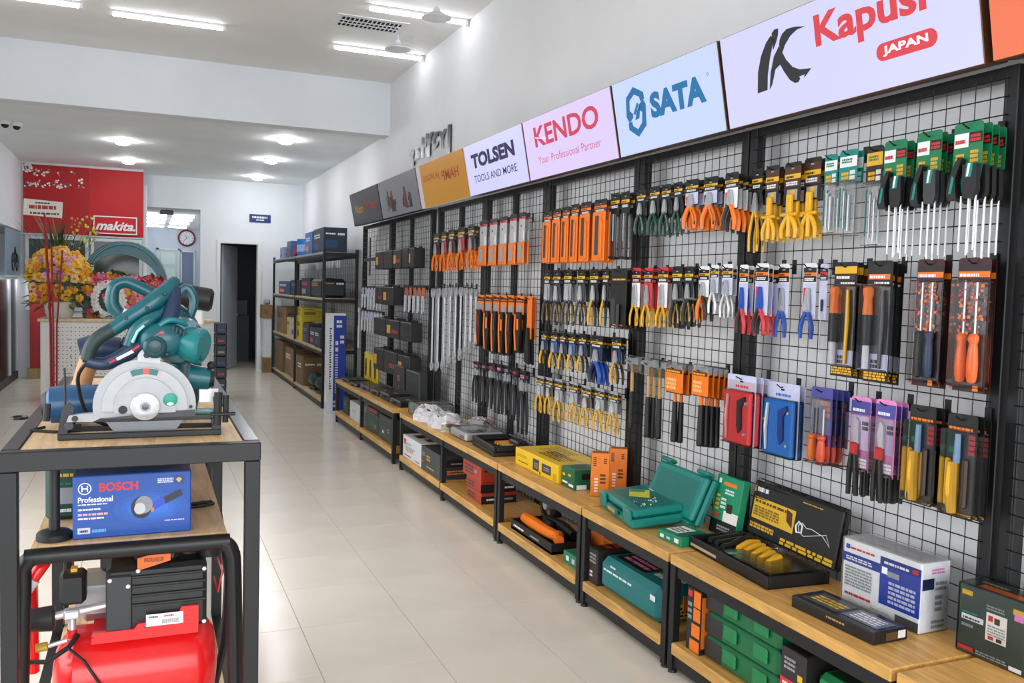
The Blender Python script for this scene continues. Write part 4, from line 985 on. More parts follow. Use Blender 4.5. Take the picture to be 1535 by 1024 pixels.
# 7 teal cases
def teal_case(label, loc, yaw, pitch, sticker):
    t = thing('tool_case', label, 'tool case', loc, R_WALL, yaw)
    t.matrix_world = t.matrix_world @ Matrix.Rotation(pitch, 4, 'X')
    T1 = M('0c7f74', .35); T2 = M('0a6c64', .4)
    b = MB(); b.box(-.235, .235, 0, .045, -.16, .165, T1, bev=.012); b.build('lower_shell', t)
    b = MB(); b.box(-.225, .225, .046, .085, -.155, .15, T1, bev=.014); u = b.build('upper_shell', t)
    b = MB(); b.box(-.18, .18, .0853, .0875, -.11, .09, T2, bev=.001); b.build('raised_panel', u)
    for sx in (-1, 1):
        b = MB(); b.box(sx * .175 - .045, sx * .175 + .045, .012, .09, .1505, .172, T1, bev=.008); b.build('latch_block', t)
        b = MB(); b.box(sx * .17 - .05, sx * .17 + .05, .03, .095, -.19, -.1605, T1, bev=.01); b.build('hinge_block', t)
    b = MB(); b.box(-.07, .07, .03, .06, .1655, .185, T2, bev=.01); b.build('carry_handle', t)
    b = MB(); b.box(-.05, .05, .037, .052, .1853, .187, M('c8a24c', .4)); b.build('handle_plate', t)
    if sticker:
        b = MB(); rr = random.Random(2)
        b.add([(-.16, .0885, .0), (-.03, .0885, .06), (.05, .0885, -.03), (-.08, .0885, -.09)], [(0, 1, 2, 3)], M('d8cf3e', .4))
        b.add([(-.15, .0888, .0), (-.11, .0888, .02), (-.06, .0888, -.05), (-.09, .0888, -.07)], [(0, 1, 2, 3)], C_TEAL); b.build('sticker', u, 0)
        b = MB()
        for k in range(26):
            b.lathe([(0, .004), (.004, .003)], (rr.uniform(.03, .17), .0876, rr.uniform(-.06, .08)), (0, 1, 0), (STEEL, C_DGRY, C_WHT)[k % 3], 6)
        b.build('bit_heads', u, 0)['kind'] = 'stuff'
        b = MB(); b.quad((-.12, .0888, -.1), (-.06, .0888, -.1), (-.07, .0888, -.12), (-.11, .0888, -.12), C_WHT); b.build('badge', u, 0)
    return t
teal_case('teal moulded tool case with yellow sticker lying on the bench', (2.255, 3.64, Z0 + .012), math.radians(-10), math.radians(6), True).scale = (1, 1, .85)
teal_case('second teal moulded tool case leaning on the mesh behind the first', (2.425, 3.53, Z0 + .125), math.radians(-3), math.radians(66), False).scale = (1, .8, .72)
# 8 orange boxes, 9 small green box, 10 yellow box
for (x0, y0, nm, yw) in ((2.215, 4.06, 'front one with black edge', -.5), (2.375, 4.15, 'rear one against the mesh', -.5)):
    goods('boxed_tool', 'tall orange cardboard box beside the teal case, ' + nm, 'box', x0, x0 + .10, y0, y0 + .075, Z0, .235, M('ef7f1c', .35),
      [('F', 0, 1, .55, .98, C_HDR), ('F', 0, 1, .1, .38, C_HDR), ('F', .1, .9, .42, .52, C_RED), ('F', .2, .8, .04, .09, C_WHT), ('F', .2, .8, .75, .9, C_GRY, 2), ('R', .12, .3, .7, .92, C_HDR, 5), ('R', .68, .85, .76, .9, C_HDR, 3), ('R', .2, .4, .1, .45, C_WHT, 5), ('R', .5, .8, .3, .55, C_BRO, 3), ('T', .1, .9, .1, .9, M('8f4a16', .4))], yw)
goods('boxed_tool', 'small dark green box at the end of the yellow box', 'box', 2.175, 2.33, 4.225, 4.385, Z0, .112, M('10613c', .35),
  [('F', .1, .3, .55, .68, P_YB), ('F', .55, .75, .6, .72, P_YB), ('F', .1, .5, .2, .3, P_CREAM), ('F', .6, .95, .12, .25, C_WHT), ('R', .3, .8, .5, .8, C_HDR), ('R', .1, .5, .02, .25, C_WHT), ('T', .2, .8, .2, .8, C_DGRN)], .0)
goods('boxed_tool', 'large flat yellow cardboard box on the bench', 'box', 2.16, 2.46, 4.40, 5.02, Z0, .105, M('f0c419', .35),
  [('F', .04, .3, .55, .72, M('b98f10', .4), 2), ('F', .08, .32, .25, .33, C_HDR, 1), ('F', .44, .58, .15, .8, C_DGRY), ('F', .65, .85, .25, .75, C_DGRY), ('F', .48, .56, .3, .65, C_GRY, 3), ('F', .69, .82, .4, .65, C_GRY, 2), ('F', .6, .62, .06, .2, C_BRO), ('F', .9, .97, .1, .5, M('c99d10', .4), 3), ('T', .15, .6, .4, .9, M('a98e4a', .4), 6), ('T', .35, .85, .2, .6, C_BRO, 5), ('T', .7, .95, .3, .7, P_YB, 2)], .0)
# 11 black tray with tools
t = thing('tool_tray', 'open black moulded tool tray at the near end of the long bench', 'tool tray', (2.265, 5.46, Z0), R_WALL, math.radians(-3))
b = MB(); b.box(-.235, .235, 0, .03, -.13, .16, BLACKP, bev=.006); b.build('floor_panel', t)
for q in ((-.235, .235, .138, .16), (-.235, .235, -.13, -.112), ): b = MB(); b.box(q[0], q[1], .0305, .07, q[2], q[3], BLACKP, bev=.006); b.build('wall', t)
for q in ((-.235, -.21), (.21, .235)): b = MB(); b.box(q[0], q[1], .0305, .07, -.111, .137, BLACKP, bev=.006); b.build('wall', t)
for k in range(5):
    b = MB(); b.tube([(-.05 + .05 * k, .045, -.08 + .03 * (k % 2)), (-.02 + .05 * k, .05, .06)], .011, (C_ORG, C_YEL, STEEL, C_YEL, C_DGRY)[k], 7); b.build('tool', t)
b = MB(); b.box(.03, .2, .0305, .085, -.1, -.02, C_HDR, bev=.01); b.build('raised_block', t)
# 12 clear packs
def clear_pack(label, x0, x1, y0, y1, h, inner, seed, yaw=0):
    t = goods('clear_pack', label, 'pack', x0, x1, y0, y1, Z0, h, inner, [('T', .1, .5, .2, .8, C_WHT), ('T', .55, .9, .2, .6, C_DGRY, 3), ('F', .05, .5, .2, .8, M('a9a39a', .4), 4), ('F', .6, .9, .3, .7, C_MAR, 2), ('R', .1, .9, .2, .8, M('c9c4c2', .4), 3)], yaw, R_WALL, .012, seed, None, 'contents')
    W, D = y1 - y0, x1 - x0
    b = MB(); b.box(-W / 2 - .008, W / 2 + .008, .0, h + .012, -D / 2 - .008, D / 2 + .008, CLEAR, bev=.015); b.build('clear_cover', t)
clear_pack('clear plastic pack with red strap before the black tray', 2.105, 2.40, 5.80, 6.15, .06, M('b9b8b8', .35), 7, .0)
clear_pack('grey clear-lidded pack at the far end of long bench', 2.11, 2.42, 7.0, 7.28, .10, M('7f8480', .4), 8)
def bag(label, x, y, rx, ry, h, col, seed, n=22):
    t = thing('wrapped_pack', label, 'pack', (x, y, Z0)); rr = random.Random(seed); b = MB(); m_ = 9; vs = []; fs = []
    for i in range(m_ + 1):
        th = math.pi / 2 * i / m_
        for k in range(n):
            a = 2 * math.pi * k / n; q = 1 + rr.uniform(-.15, .12)
            vs.append((rx * math.cos(th) ** .55 * math.cos(a) * q, ry * math.cos(th) ** .55 * math.sin(a) * q, max(0, h * math.sin(th) ** .8 * (1 + rr.uniform(-.22, .15)))))
    for i in range(m_):
        for k in range(n): fs.append((i * n + k, i * n + (k + 1) % n, (i + 1) * n + (k + 1) % n, (i + 1) * n + k))
    b.add(vs, fs, col); b.build('wrapping', t, .5)
    b = MB(); rr = random.Random(seed + 9)
    for k in range(4):
        a = rr.uniform(0, 6.28); b.ball((rx * .5 * math.cos(a), ry * .5 * math.sin(a), h * .80), .03, (C_ORG, C_MAR, C_DGRY, C_WHT)[k], 8, 5, (1, 1.6, .6))
    b.build('contents', t)['kind'] = 'stuff'
    b = MB(); b.box(-rx * .3, rx * .25, -ry * .35, ry * .1, h * .97, h * 1.04, M('e9e6e8', .25), bev=.004); b.build('label_card', t)
bag('crumpled clear bag of white parts, leftmost on the long bench', 2.17, 6.88, .13, .17, .115, M('dcdade', .22), 3)
bag('crumpled clear bag with orange marks in the middle of the long bench', 2.2, 6.52, .14, .19, .105, M('d6d3d6', .22), 4)
bag('low clear bag of brown fittings near the bench edge', 2.16, 6.27, .09, .07, .06, M('b9a98f', .3), 5)
bag('dark ribbed clear dome pack against the mesh', 2.38, 6.22, .10, .2, .10, M('8f8d8d', .25), 6)
# 13 bench A dark cases
def flat_case(label, x0, x1, y0, y1, h, seed, col='1b1c1f'):
    t = goods('flat_tool_case', label, 'tool case', x0, x1, y0, y1, Z0, h, M(col, .35), [('T', .1, .9, .1, .9, M('2b2c30', .3)), ('T', .2, .5, .3, .6, C_DGRY, 3), ('T', .6, .8, .3, .5, P_YB, 1), ('F', .1, .6, .3, .7, C_GRY, 1)], 0, R_WALL, .012, seed, None, 'shell')
    W, D = y1 - y0, x1 - x0
    b = MB(); b.tube([(-W * .12, h * .5, D / 2 - .002), (-W * .12, h * .5, D / 2 + .02), (W * .12, h * .5, D / 2 + .02), (W * .12, h * .5, D / 2 - .002)], .007, BLACKP, 6); b.build('carry_handle', t)
flat_case('flat black tool case nearest on the farthest bench', 2.12, 2.42, 7.62, 7.98, .055, 1)
flat_case('rounded black tool case second from the near end of far bench', 2.12, 2.40, 8.02, 8.36, .07, 2)
flat_case('low black tool case in the middle of the far bench', 2.12, 2.38, 8.42, 8.78, .05, 3)
flat_case('blue-edged flat pack on the far bench', 2.12, 2.36, 8.82, 9.22, .045, 4, '26365e')
flat_case('flat black pack beside the yellow cards on far bench', 2.09, 2.32, 9.26, 9.62, .03, 5)
flat_case('flat black pack at the far end of the bench', 2.09, 2.34, 9.66, 10.05, .035, 6)
goods('standing_case', 'dark grey upright case on far bench, left of two', 'tool case', 2.33, 2.42, 8.27, 8.62, Z0, .31, M('2e3331', .5), [('F', .4, .65, .5, .7, M('a8552a', .4)), ('F', .1, .9, .1, .2, C_DGRY, 1), ('F', .5, .6, .25, .4, C_GRY, 2)], 0, R_WALL, .012, 3)
goods('standing_case', 'dark grey upright case on far bench, right of two', 'tool case', 2.33, 2.42, 7.72, 8.18, Z0, .30, M('2c302f', .5), [('F', .4, .6, .2, .45, C_MAR, 2), ('F', .1, .9, .7, .9, C_DGRY, 2)], 0, R_WALL, .012, 4)
for k, y in enumerate((10.0, 9.78, 9.56)):
    t = thing('yellow_card_tool', 'bright yellow carded tool standing on the far bench, %s from left' % ORD[k], 'carded tool', (2.38, y, Z0), R_WALL, 0, 'yellow carded tools on the far bench')
    b = MB(); b.box(-.10, .10, 0, .33 - .02 * k, -.01, .01, M('e9cf17', .35), bev=.01); b.build('card', t)
    b = MB(); b.prism([(-.04, .06), (.01, .05), (.03, .14), (.02, .26), (-.03, .25), (-.05, .15)], .0105, .014, C_BRO if k else BLACKP); b.build('tool', t)
# ------------------------------------------------------------------ goods on the lower decks
Z1 = ZD + .0005
goods('boxed_tool', 'small dark box at the far end of the far bench deck', 'box', 2.10, 2.35, 9.68, 9.98, Z1, .2, M('26302d', .5), [('F', .2, .7, .3, .8, C_DGRN), ('F', .3, .6, .5, .6, C_GRY, 2)])
goods('boxed_tool', 'white box on the far bench deck', 'box', 2.08, 2.34, 8.93, 9.52, Z1, .2, M('d9dcdd', .45), [('F', .2, .5, .5, .6, C_GRY, 2), ('F', .85, .98, .2, .8, C_RED, 3), ('R', .1, .9, .3, .7, C_GRY, 3)])
goods('tool_case', 'dark green case on the far bench deck, left of two', 'tool case', 2.08, 2.36, 8.28, 8.74, Z1, .2, M('2b3a35', .45), [('F', .3, .7, .3, .7, C_DGRN), ('F', .7, .85, .3, .5, C_GRY, 2)], .05, R_WALL, .015, 3)
goods('tool_case', 'dark green case on the far bench deck, right of two', 'tool case', 2.08, 2.36, 7.72, 8.22, Z1, .24, M('28352f', .45), [('F', .2, .6, .2, .6, C_DGRN), ('F', .65, .8, .4, .6, C_GRY, 2), ('F', .3, .4, .3, .4, C_WHT)], .0, R_WALL, .015, 4)
goods('flat_box', 'flat reddish-brown box lying on the left dark green case', 'box', 2.08, 2.34, 8.3, 8.72, Z1 + .2015, .045, M('6b3a2b', .45), [('F', .1, .8, .3, .6, C_RED, 1)])
goods('boxed_tool', 'white printed machine box on the long bench deck', 'box', 2.06, 2.36, 6.74, 7.27, Z1, .19, M('e2e2e4', .4), [('F', .05, .2, .6, .85, C_RED), ('F', .1, .5, .65, .75, C_GRY, 1), ('F', .15, .6, .35, .5, M('c98a4a', .4), 2), ('F', .15, .7, .5, .6, M('7fb0c9', .4), 1), ('F', .7, .95, .1, .2, C_GRY, 1), ('F', .1, .5, .12, .2, C_DGRY, 1), ('T', .2, .5, .2, .7, C_HDR), ('T', .6, .85, .3, .8, C_HDR)])
goods('boxed_tool', 'dark grey printed machine box beside white one on long bench deck', 'box', 2.06, 2.36, 6.24, 6.72, Z1, .19, M('3a3f45', .4), [('F', .3, .5, .5, .75, P_YB, 2), ('F', .05, .2, .6, .8, C_GRY, 2), ('F', .05, .15, .3, .4, C_RED), ('F', .3, .7, .2, .3, P_YB, 1), ('R', .1, .9, .5, .8, C_HDR), ('R', .2, .7, .2, .4, C_ORG, 2), ('R', .3, .6, .6, .7, C_GRY, 1)])
RB = M('a8351f', .4)
goods('boxed_tool', 'red-orange drill box lowest of the stack on the long bench deck', 'box', 2.10, 2.36, 5.45, 5.74, Z1, .075, RB, [('F', .1, .6, .2, .8, C_DGRY, 2), ('R', 0, 1, 0, .7, C_HDR), ('R', .15, .4, .3, .6, C_WHT, 1), ('R', .45, .9, .3, .6, C_GRY, 1)])
goods('boxed_tool', 'red-orange drill box in the middle of the stack', 'box', 2.10, 2.36, 5.46, 5.75, Z1 + .0765, .075, RB, [('F', .1, .6, .2, .8, C_DGRY, 2), ('R', 0, 1, 0, .75, C_HDR), ('R', .45, .95, .3, .6, C_WHT, 1), ('T', .1, .8, .1, .8, M('8a2d20', .4))])
goods('boxed_tool', 'larger red-orange drill box on top of the stack', 'box', 2.09, 2.36, 5.44, 5.80, Z1 + .153, .115, M('b33a20', .4), [('F', .1, .6, .2, .8, C_DGRY, 3), ('F', .65, .8, .4, .7, C_GRY, 1), ('R', .1, .3, .6, .8, C_HDR), ('R', .5, .9, .1, .3, C_HDR, 1), ('T', .1, .9, .1, .9, M('7c2a1c', .4))])
# orange/black open tray, orange box behind, black reel
t = thing('grinder_set', 'orange angle grinder lying in an open black box on the deck', 'tool', (2.19, 4.57, Z1), R_WALL, 0)
b = MB(); b.box(-.29, .29, 0, .014, -.11, .115, BLACKP)
b.box(-.29, .29, .0, .06, .105, .115, BLACKP); b.box(-.29, .29, .0, .06, -.115, -.105, BLACKP); b.box(-.29, -.28, 0, .06, -.105, .105, BLACKP); b.box(.28, .29, 0, .06, -.105, .105, BLACKP); b.build('open_box', t, 0)
b = MB(); rr = random.Random(8); dashes(b, -.25, -.1, .025, .04, .1155, C_WHT, rr, 1); dashes(b, 0, .12, .025, .04, .1155, C_GRY, rr, 1); b.build('print', t, 0)
b = MB(); b.tube([(-.24, .07, .04), (-.1, .075, .05), (.08, .075, .05), (.2, .07, .03)], [.035, .038, .034, .03], C_ORG, 10); b.build('machine_body', t)
b = MB(); b.tube([(-.1, .09, -.03), (.06, .09, -.06), (.22, .075, -.06)], [.03, .032, .028], BLACKP, 10); b.build('black_grip', t)
b = MB(); b.box(-.06, .05, .03, .115, -.03, .02, BLACKP, bev=.015); b.build('gear_head', t)
b = MB(); b.tube([(.2, .075, .03), (.27, .07, .06)], [.034, .03], C_ORG, 10); b.build('end_cap', t)
goods('boxed_tool', 'orange printed box standing behind the grinder on the deck', 'box', 2.38, 2.46, 4.05, 4.42, Z1, .27, M('cf6a24', .4), [('F', .1, .5, .6, .85, M('e0a070', .4), 3), ('F', .5, .9, .1, .5, M('8a4a20', .4), 4)])
t = thing('cable_reel', 'dim black coiled hose reel at the back of the deck', 'reel', (2.36, 4.88, Z1), R_WALL)
b = MB()
b.tube([(.10 * math.cos(k * math.pi / 8), .12 + .10 * math.sin(k * math.pi / 8), .02) for k in range(17)], .018, BLACKP, 8, False); b.build('coil', t)
b = MB(); b.lathe([(0, .035), (.05, .03)], (0, .12, 0), (0, 0, 1), C_GRY, 14); b.build('hub', t)
b = MB(); b.box(-.05, .05, 0, .02, -.03, .05, C_ORG, bev=.004); b.build('foot', t)
goods('flat_box', 'flat green carton at the end of the yellow-box bench deck', 'box', 2.09, 2.40, 3.935, 4.16, Z1, .065, M('12805c', .4), [('F', .15, .3, .3, .7, C_WHT), ('F', .45, .6, .3, .7, C_LAV), ('F', .75, .95, .2, .7, C_WHT), ('T', .1, .9, .1, .9, M('2f7a62', .4)), ('T', .2, .6, .3, .7, C_DGRY, 3)])
goods('boxed_tool', 'dark printed box against the far leg of the short bench deck', 'box', 2.07, 2.40, 3.74, 3.835, Z1, .18, M('2a2524', .4), [('F', .1, .9, .1, .5, C_MAR), ('F', .15, .85, .6, .9, C_GRY, 3), ('T', .1, .9, .1, .9, C_HDR), ('T', .2, .8, .2, .7, C_RED, 3), ('F', .2, .5, .2, .4, C_WHT, 2)])
t = goods('tool_case', 'long teal power tool box on the short bench deck', 'tool case', 2.08, 2.38, 3.20, 3.735, Z1, .165, M('11767a', .4), [('F', .08, .6, .62, .72, C_WHT, 1), ('F', .2, .3, .8, .9, C_WHT, 1), ('F', .88, .96, .6, .75, C_WHT), ('F', .55, .8, .2, .3, C_TEAL, 1), ('T', .1, .6, .2, .8, C_HDR), ('T', .15, .55, .3, .7, C_PNK, 3), ('T', .65, .95, .3, .7, C_WHT, 2), ('R', .1, .9, .1, .5, M('d8c92c', .4)), ('R', .2, .8, .15, .45, C_HDR, 3)], 0, R_WALL, .03)
b = MB(); b.box(.2675, .272, .05, .12, -.02, .02, C_ORG, bev=.002); b.build('latch', t)
goods('boxed_tool', 'tall black and orange box at the seam of the benches', 'box', 2.07, 2.13, 2.87, 2.965, Z1, .265, C_HDR, [('F', .5, 1, .72, .97, C_ORG), ('F', .5, 1, .5, .7, C_ORG), ('F', .4, 1, .25, .45, C_ORG), ('F', .1, .4, .85, .95, C_RED), ('F', .1, .4, .5, .8, C_GRY, 3), ('F', .3, 1, .02, .2, C_ORG), ('R', .1, .9, .1, .9, M('cf6a24', .4))])
for k in range(3):
    t = goods('tool_case', 'green moulded tool case stacked on the deck, %s' % ('lowest of three', 'middle of three', 'topmost of three')[k], 'tool case', 2.09, 2.42, 2.42, 2.86, Z1 + .096 * k, .094, M('126b3e', .35), [('F', 0, .25, .1, .9, M('2b2a2b', .4))], .0, R_WALL, .014, k)
    for sx in (-.05, .13):
        b = MB(); b.box(sx - .04, sx + .04, .03, .088, .1655, .18, M('158049', .35), bev=.008); b.build('latch', t)
goods('boxed_tool', 'black and red printed box between green cases on the deck', 'box', 2.07, 2.30, 2.26, 2.385, Z1, .24, M('2a2627', .35), [('F', 0, 1, .0, .55, C_RED), ('F', .1, .5, .4, .52, C_WHT, 2), ('F', .55, .95, .25, .5, C_LAV), ('F', .15, .6, .7, .9, C_GRY, 3), ('F', .7, .9, .6, .7, P_YB), ('F', .1, .6, .1, .3, C_WHT, 2), ('R', .1, .9, .1, .6, C_MAR), ('T', .1, .9, .1, .9, C_HDR), ('T', .2, .8, .3, .7, C_PNK, 2)])
t = goods('tool_case', 'green moulded case with dark lid nearest on the deck', 'tool case', 2.10, 2.42, 1.93, 2.25, Z1, .2, M('0f7a43', .35), [('T', .1, .9, .1, .9, M('20342a', .3)), ('T', .3, .6, .3, .6, C_GRY, 2)], .0, R_WALL, .025)
for sx in (-.09, .08):
    b = MB(); b.box(sx - .035, sx + .035, .09, .19, .1605, .175, M('138a4d', .35), bev=.01); b.build('latch', t)

# ------------------------------------------------------------------ steel shelving at the back right
SX0, SX1 = 2.09, 2.55
t = thing('steel_shelving', 'tall black steel shelving with four tiers beside the doorway', 'shelving', (0, 0, 0))
for y in (11.30, 13.62, 16.10):
    for x in (SX0, SX1 - .035):
        b = MB(); b.box(x, x + .035, y - .018, y + .018, 0, 2.07, BLACKM); b.build('post', t, 0)
for z in (.10, .76, 1.43, 2.03):
    b = MB(); b.box(SX0 + .004, SX1 - .004, 11.32, 16.08, z - .03, z, M('c9b48c', .5, 0, 'wood') if z < 2 else M('9c9d9c', .5), bev=.003); b.build('shelf_board', t, 0)
    for x in (SX0 - .002, SX1 - .024):
        b = MB(); b.box(x, x + .026, 11.33, 16.07, z - .065, z - .0305, BLACKM); b.build('beam', t, 0)
    b = MB(); b.box(SX0 + .036, SX1 - .036, 11.29, 11.315, z - .055, z - .005, BLACKM); b.build('end_beam', t, 0)
b = MB()
for k in range(40): b.tube([(SX1 - .006, 11.35 + k * .12, .1), (SX1 - .006, 11.35 + k * .12, 2.0)], .002, C_DGRY, 4, False)
for k in range(18): b.tube([(SX1 - .004, 11.33, .15 + k * .1), (SX1 - .004, 16.05, .15 + k * .1)], .002, C_DGRY, 4, False)
b.build('back_mesh', t, 0)['kind'] = 'stuff'
NB = M('22436f', .4); NB2 = M('2c66a8', .4); DN = M('1d2b3c', .45)
pr = lambda c1, c2: [('F', .1, .7, .6, .8, c1, 2), ('F', .1, .5, .15, .4, c2), ('R', .1, .6, .2, .5, c2), ('R', .6, .9, .7, .85, C_WHT, 1), ('R', .1, .5, .72, .82, c1, 1)]
def sg(name, label, cat, y0, y1, z, h, col, c1=C_WHT, c2=C_BLU, x0=2.14, x1=2.48, bev=.004, seed=1):
    return goods(name, label, cat, x0, x1, y0, y1, z + .0008, h, col, pr(c1, c2), 0, R_WALL, bev, seed)
sg('boxed_tool', 'dark navy machine box at the near end of the top shelf', 'box', 11.5, 12.25, 2.03, .33, DN, C_WHT, NB, 2.13, 2.44)
sg('boxed_tool', 'bright blue box second from near end of the top shelf', 'box', 12.4, 13.0, 2.03, .32, NB2, C_WHT, C_ORG)
for k, (y, h) in enumerate(((13.35, .26), (14.0, .28))):
    t = thing('paint_can', 'blue tin can on the top shelf, %s' % ('nearer', 'farther')[k], 'can', (2.3, y, 2.0308))
    b = MB(); b.lathe([(0, .12), (h, .12), (h + .005, .11)], (0, 0, 0), (0, 0, 1), M('2a6fc0', .35), 18); b.build('can', t)
    b = MB(); b.lathe([(h * .3, .1205), (h * .7, .1205)], (0, 0, 0), (0, 0, 1), M('8fb5dd', .4), 18); b.build('label_band', t)
sg('boxed_tool', 'blue and red box toward the far end of the top shelf', 'box', 14.35, 14.8, 2.03, .27, M('2f5a93', .4), C_RED, C_RED)
sg('boxed_tool', 'small pale blue box at the far end of the top shelf', 'box', 15.1, 15.6, 2.03, .2, M('7f9db5', .4), C_RED, C_BLU)
sg('tool_case', 'dark navy rounded tool case nearest on the second shelf', 'tool case', 11.55, 12.35, 1.43, .26, M('1c2733', .45), C_ORG, DN, 2.12, 2.45, .04)
sg('boxed_tool', 'dark printed machine box second on the second shelf', 'box', 12.5, 13.3, 1.43, .27, M('252c35', .45), C_RED, C_GRY)
sg('boxed_tool', 'dark printed machine box third on the second shelf', 'box', 13.4, 14.3, 1.43, .24, M('27303b', .45), C_GRY, C_MAR)
sg('boxed_tool', 'blue flat machine box farthest on the second shelf', 'box', 14.4, 15.7, 1.43, .22, NB, C_WHT, C_ORG)
sg('boxed_tool', 'navy box with white print nearest on the third shelf', 'box', 11.5, 11.95, .76, .26, DN, C_WHT, NB, 2.11, 2.4)
sg('boxed_tool', 'navy and red boxed drill on the third shelf', 'box', 12.0, 12.5, .76, .24, M('2b2f4a', .45), C_WHT, C_RED)
sg('boxed_tool', 'dark purple-grey box in the middle of the third shelf', 'box', 12.6, 13.1, .76, .27, M('37364a', .45), C_GRY, C_PUR)
for k, (y0, y1, z, h) in enumerate(((13.2, 13.7, .76, .36), (13.22, 13.6, 1.1208, .14))):
    sg('boxed_tool', 'yellow carton on the third shelf, %s' % ('lower one', 'upper small one')[k], 'box', y0, y1, z, h, M('d9bf2c', .45), C_BRO, M('8a7a20', .4))
sg('boxed_tool', 'white and blue small carton on the third shelf', 'box', 13.8, 14.2, .76, .3, M('c3c6d2', .45), C_ORG, C_BLU)
sg('boxed_tool', 'cream and yellow small carton on the third shelf', 'box', 14.3, 14.7, .76, .3, M('cbbd92', .45), C_BRO, P_YB)
BC = M('8d6f4c', .7, 0, 'carton'); BC2 = M('7e6344', .7, 0, 'carton')
sg('brown_carton', 'brown carton at the far end of the third shelf', 'carton', 14.8, 15.9, .76, .45, BC, C_BRO, BC2)
for k, (y0, y1, z, h) in enumerate(((15.1, 16.0, .1, .52), (14.1, 15.0, .1, .46), (13.0, 13.5, .1, .42), (13.7, 14.05, .1, .4))):
    sg('brown_carton', 'brown carton on the bottom shelf, %s from the far end' % ('first', 'second', 'fourth', 'third')[k], 'carton', y0, y1, z, h, BC if k % 2 else BC2, C_WHT if k else C_BRO, BC2, 2.13 + .03 * (k % 2))
def drill_case(label, y, z, s, seed, x=2.28):
    t = thing('power_tool', label, 'power tool', (x, y, z), R_WALL, .2 * seed)
    b = MB(); b.tube([(-.16 * s, .12 * s, 0), (-.05 * s, .16 * s, 0), (.1 * s, .15 * s, 0), (.18 * s, .12 * s, 0)], [.06 * s, .1 * s, .1 * s, .06 * s], M('1f3b40', .4), 12); b.build('motor_body', t)
    b = MB(); b.tube([(.02 * s, .1 * s, 0), (.06 * s, .02 * s, 0)], [.05 * s, .06 * s], BLACKP, 10); b.build('handle', t)
    b = MB(); b.box(-.08 * s, .16 * s, 0, .05 * s, -.07 * s, .07 * s, M('1a2528', .4), bev=.01); b.build('battery_foot', t)
drill_case('dark teal power tool at the front of the bottom shelf', 11.6, .1008, .9, 0, 2.24)
drill_case('dark teal power tool second on the bottom shelf', 12.05, .1008, .9, .5, 2.24)
drill_case('dark teal power tool third on the bottom shelf', 12.55, .1008, .95, .8, 2.24)
for k in range(2):
    goods('tool_bag', 'dark green tool bag heaped on the bottom shelf, %s' % ('nearer', 'farther')[k], 'bag', 2.37, 2.5, 11.6 + .62 * k, 12.15 + .62 * k, .1008, .36, M('26362f', .6), [('F', .2, .6, .4, .6, C_DGRN)], 0, R_WALL, .05)
# brown cartons beside the doorway wall
goods('brown_carton', 'brown carton on the floor beside the doorway', 'carton', 1.93, 2.07, 16.05, 16.3, 0, .27, BC, [('F', .1, .5, .3, .7, BC2)], 0, R_FRONT)
goods('brown_carton', 'open brown carton on a ledge by the shelving end', 'carton', 1.90, 2.08, 16.02, 16.35, .98, .24, BC, [('F', .1, .5, .3, .7, BC2)], 0, R_FRONT)
goods('wall_ledge', 'small white ledge under the open carton by the doorway', 'ledge', 1.93, 2.07, 16.06, 16.395, .272, .707, M('dfe3e8', .6), (), 0, R_FRONT, .004, 1, None, 'panel')
goods('wrapped_item', 'small pale object on the open brown carton', 'item', 1.95, 2.05, 16.1, 16.3, 1.222, .1, M('9aa3a8', .6), (), 0, R_FRONT, .03, 1, None, 'wrapping')
# tall blue and white long box standing on the floor
t = goods('long_box', 'tall narrow blue and white box standing on floor beside benches', 'box', 2.07, 2.31, 10.86, 10.98, 0, 1.25, C_WHT,
  [('F', .12, 1, .02, .98, M('1f3a9c', .4)), ('F', .5, .8, .86, .95, C_WHT, 2), ('F', .7, .9, .7, .8, C_WHT, 2), ('F', .45, .6, .62, .75, C_WHT, 2), ('F', .45, .6, .2, .6, C_LAV, 16), ('F', .3, .5, .06, .14, C_LAV, 2), ('L', .4, .6, .3, .8, C_DGRY, 14), ('L', .1, .9, .02, .1, C_LAV)], 0, R_FRONT, .004)
b = MB(); b.box(-.12, -.092, .0, 1.2502, .0606, .062, C_WHT)
b.box(-.12, -.035, .002, 1.248, .0622, .0632, M('e4e6ec', .4)); b.build('white_side', t, 0)
b = MB(); rr = random.Random(6)
for k in range(26): b.box(-.085, -.065 + rr.uniform(-.01, .008), .3 + k * .03, .3 + k * .03 + .02, .0634, .0638, C_DGRY)
b.build('small_print', t, 0)['kind'] = 'stuff'

# ------------------------------------------------------------------ counter, red boards, showcases
WH = M('e9e7e2', .5)
t = thing('sales_counter', 'white sales counter with perforated front panel and wooden top', 'counter', (-1.26, 12.6, 0), R_FRONT)
b = MB(); b.box(0, 2.09, 0, 1.035, -.55, -.012, WH); b.build('body', t, 0)
b = MB(); b.box(-.03, 2.12, 1.036, 1.075, -.58, .02, M('dcc9a2', .45, 0, 'wood'), bev=.004); b.build('top_board', t)
b = MB(); b.box(.02, 2.07, .08, 1.03, -.0118, -.001, M('f0eeea', .5)); b.build('perforated_panel', t, 0)
b = MB()
for i in range(38):
    for j in range(17):
        a, z = .16 + i * .049, .16 + j * .05
        b.prism([(a - .008, z), (a, z - .008), (a + .008, z), (a, z + .008)], -.0009, -.0004, M('2a2a2c', .8))
b.build('holes', t, 0)['kind'] = 'stuff'
rr = random.Random(12)
for k in range(20):
    a, z = .18 + (k % 3) * .17 + rr.uniform(-.02, .02), .25 + (k // 3) * .11
    b = MB(); b.tube([(a, z, -.001), (a, z, .05), (a, z + .015, .06)], .005, BLACKM, 5); b.build('peg_hook', t)
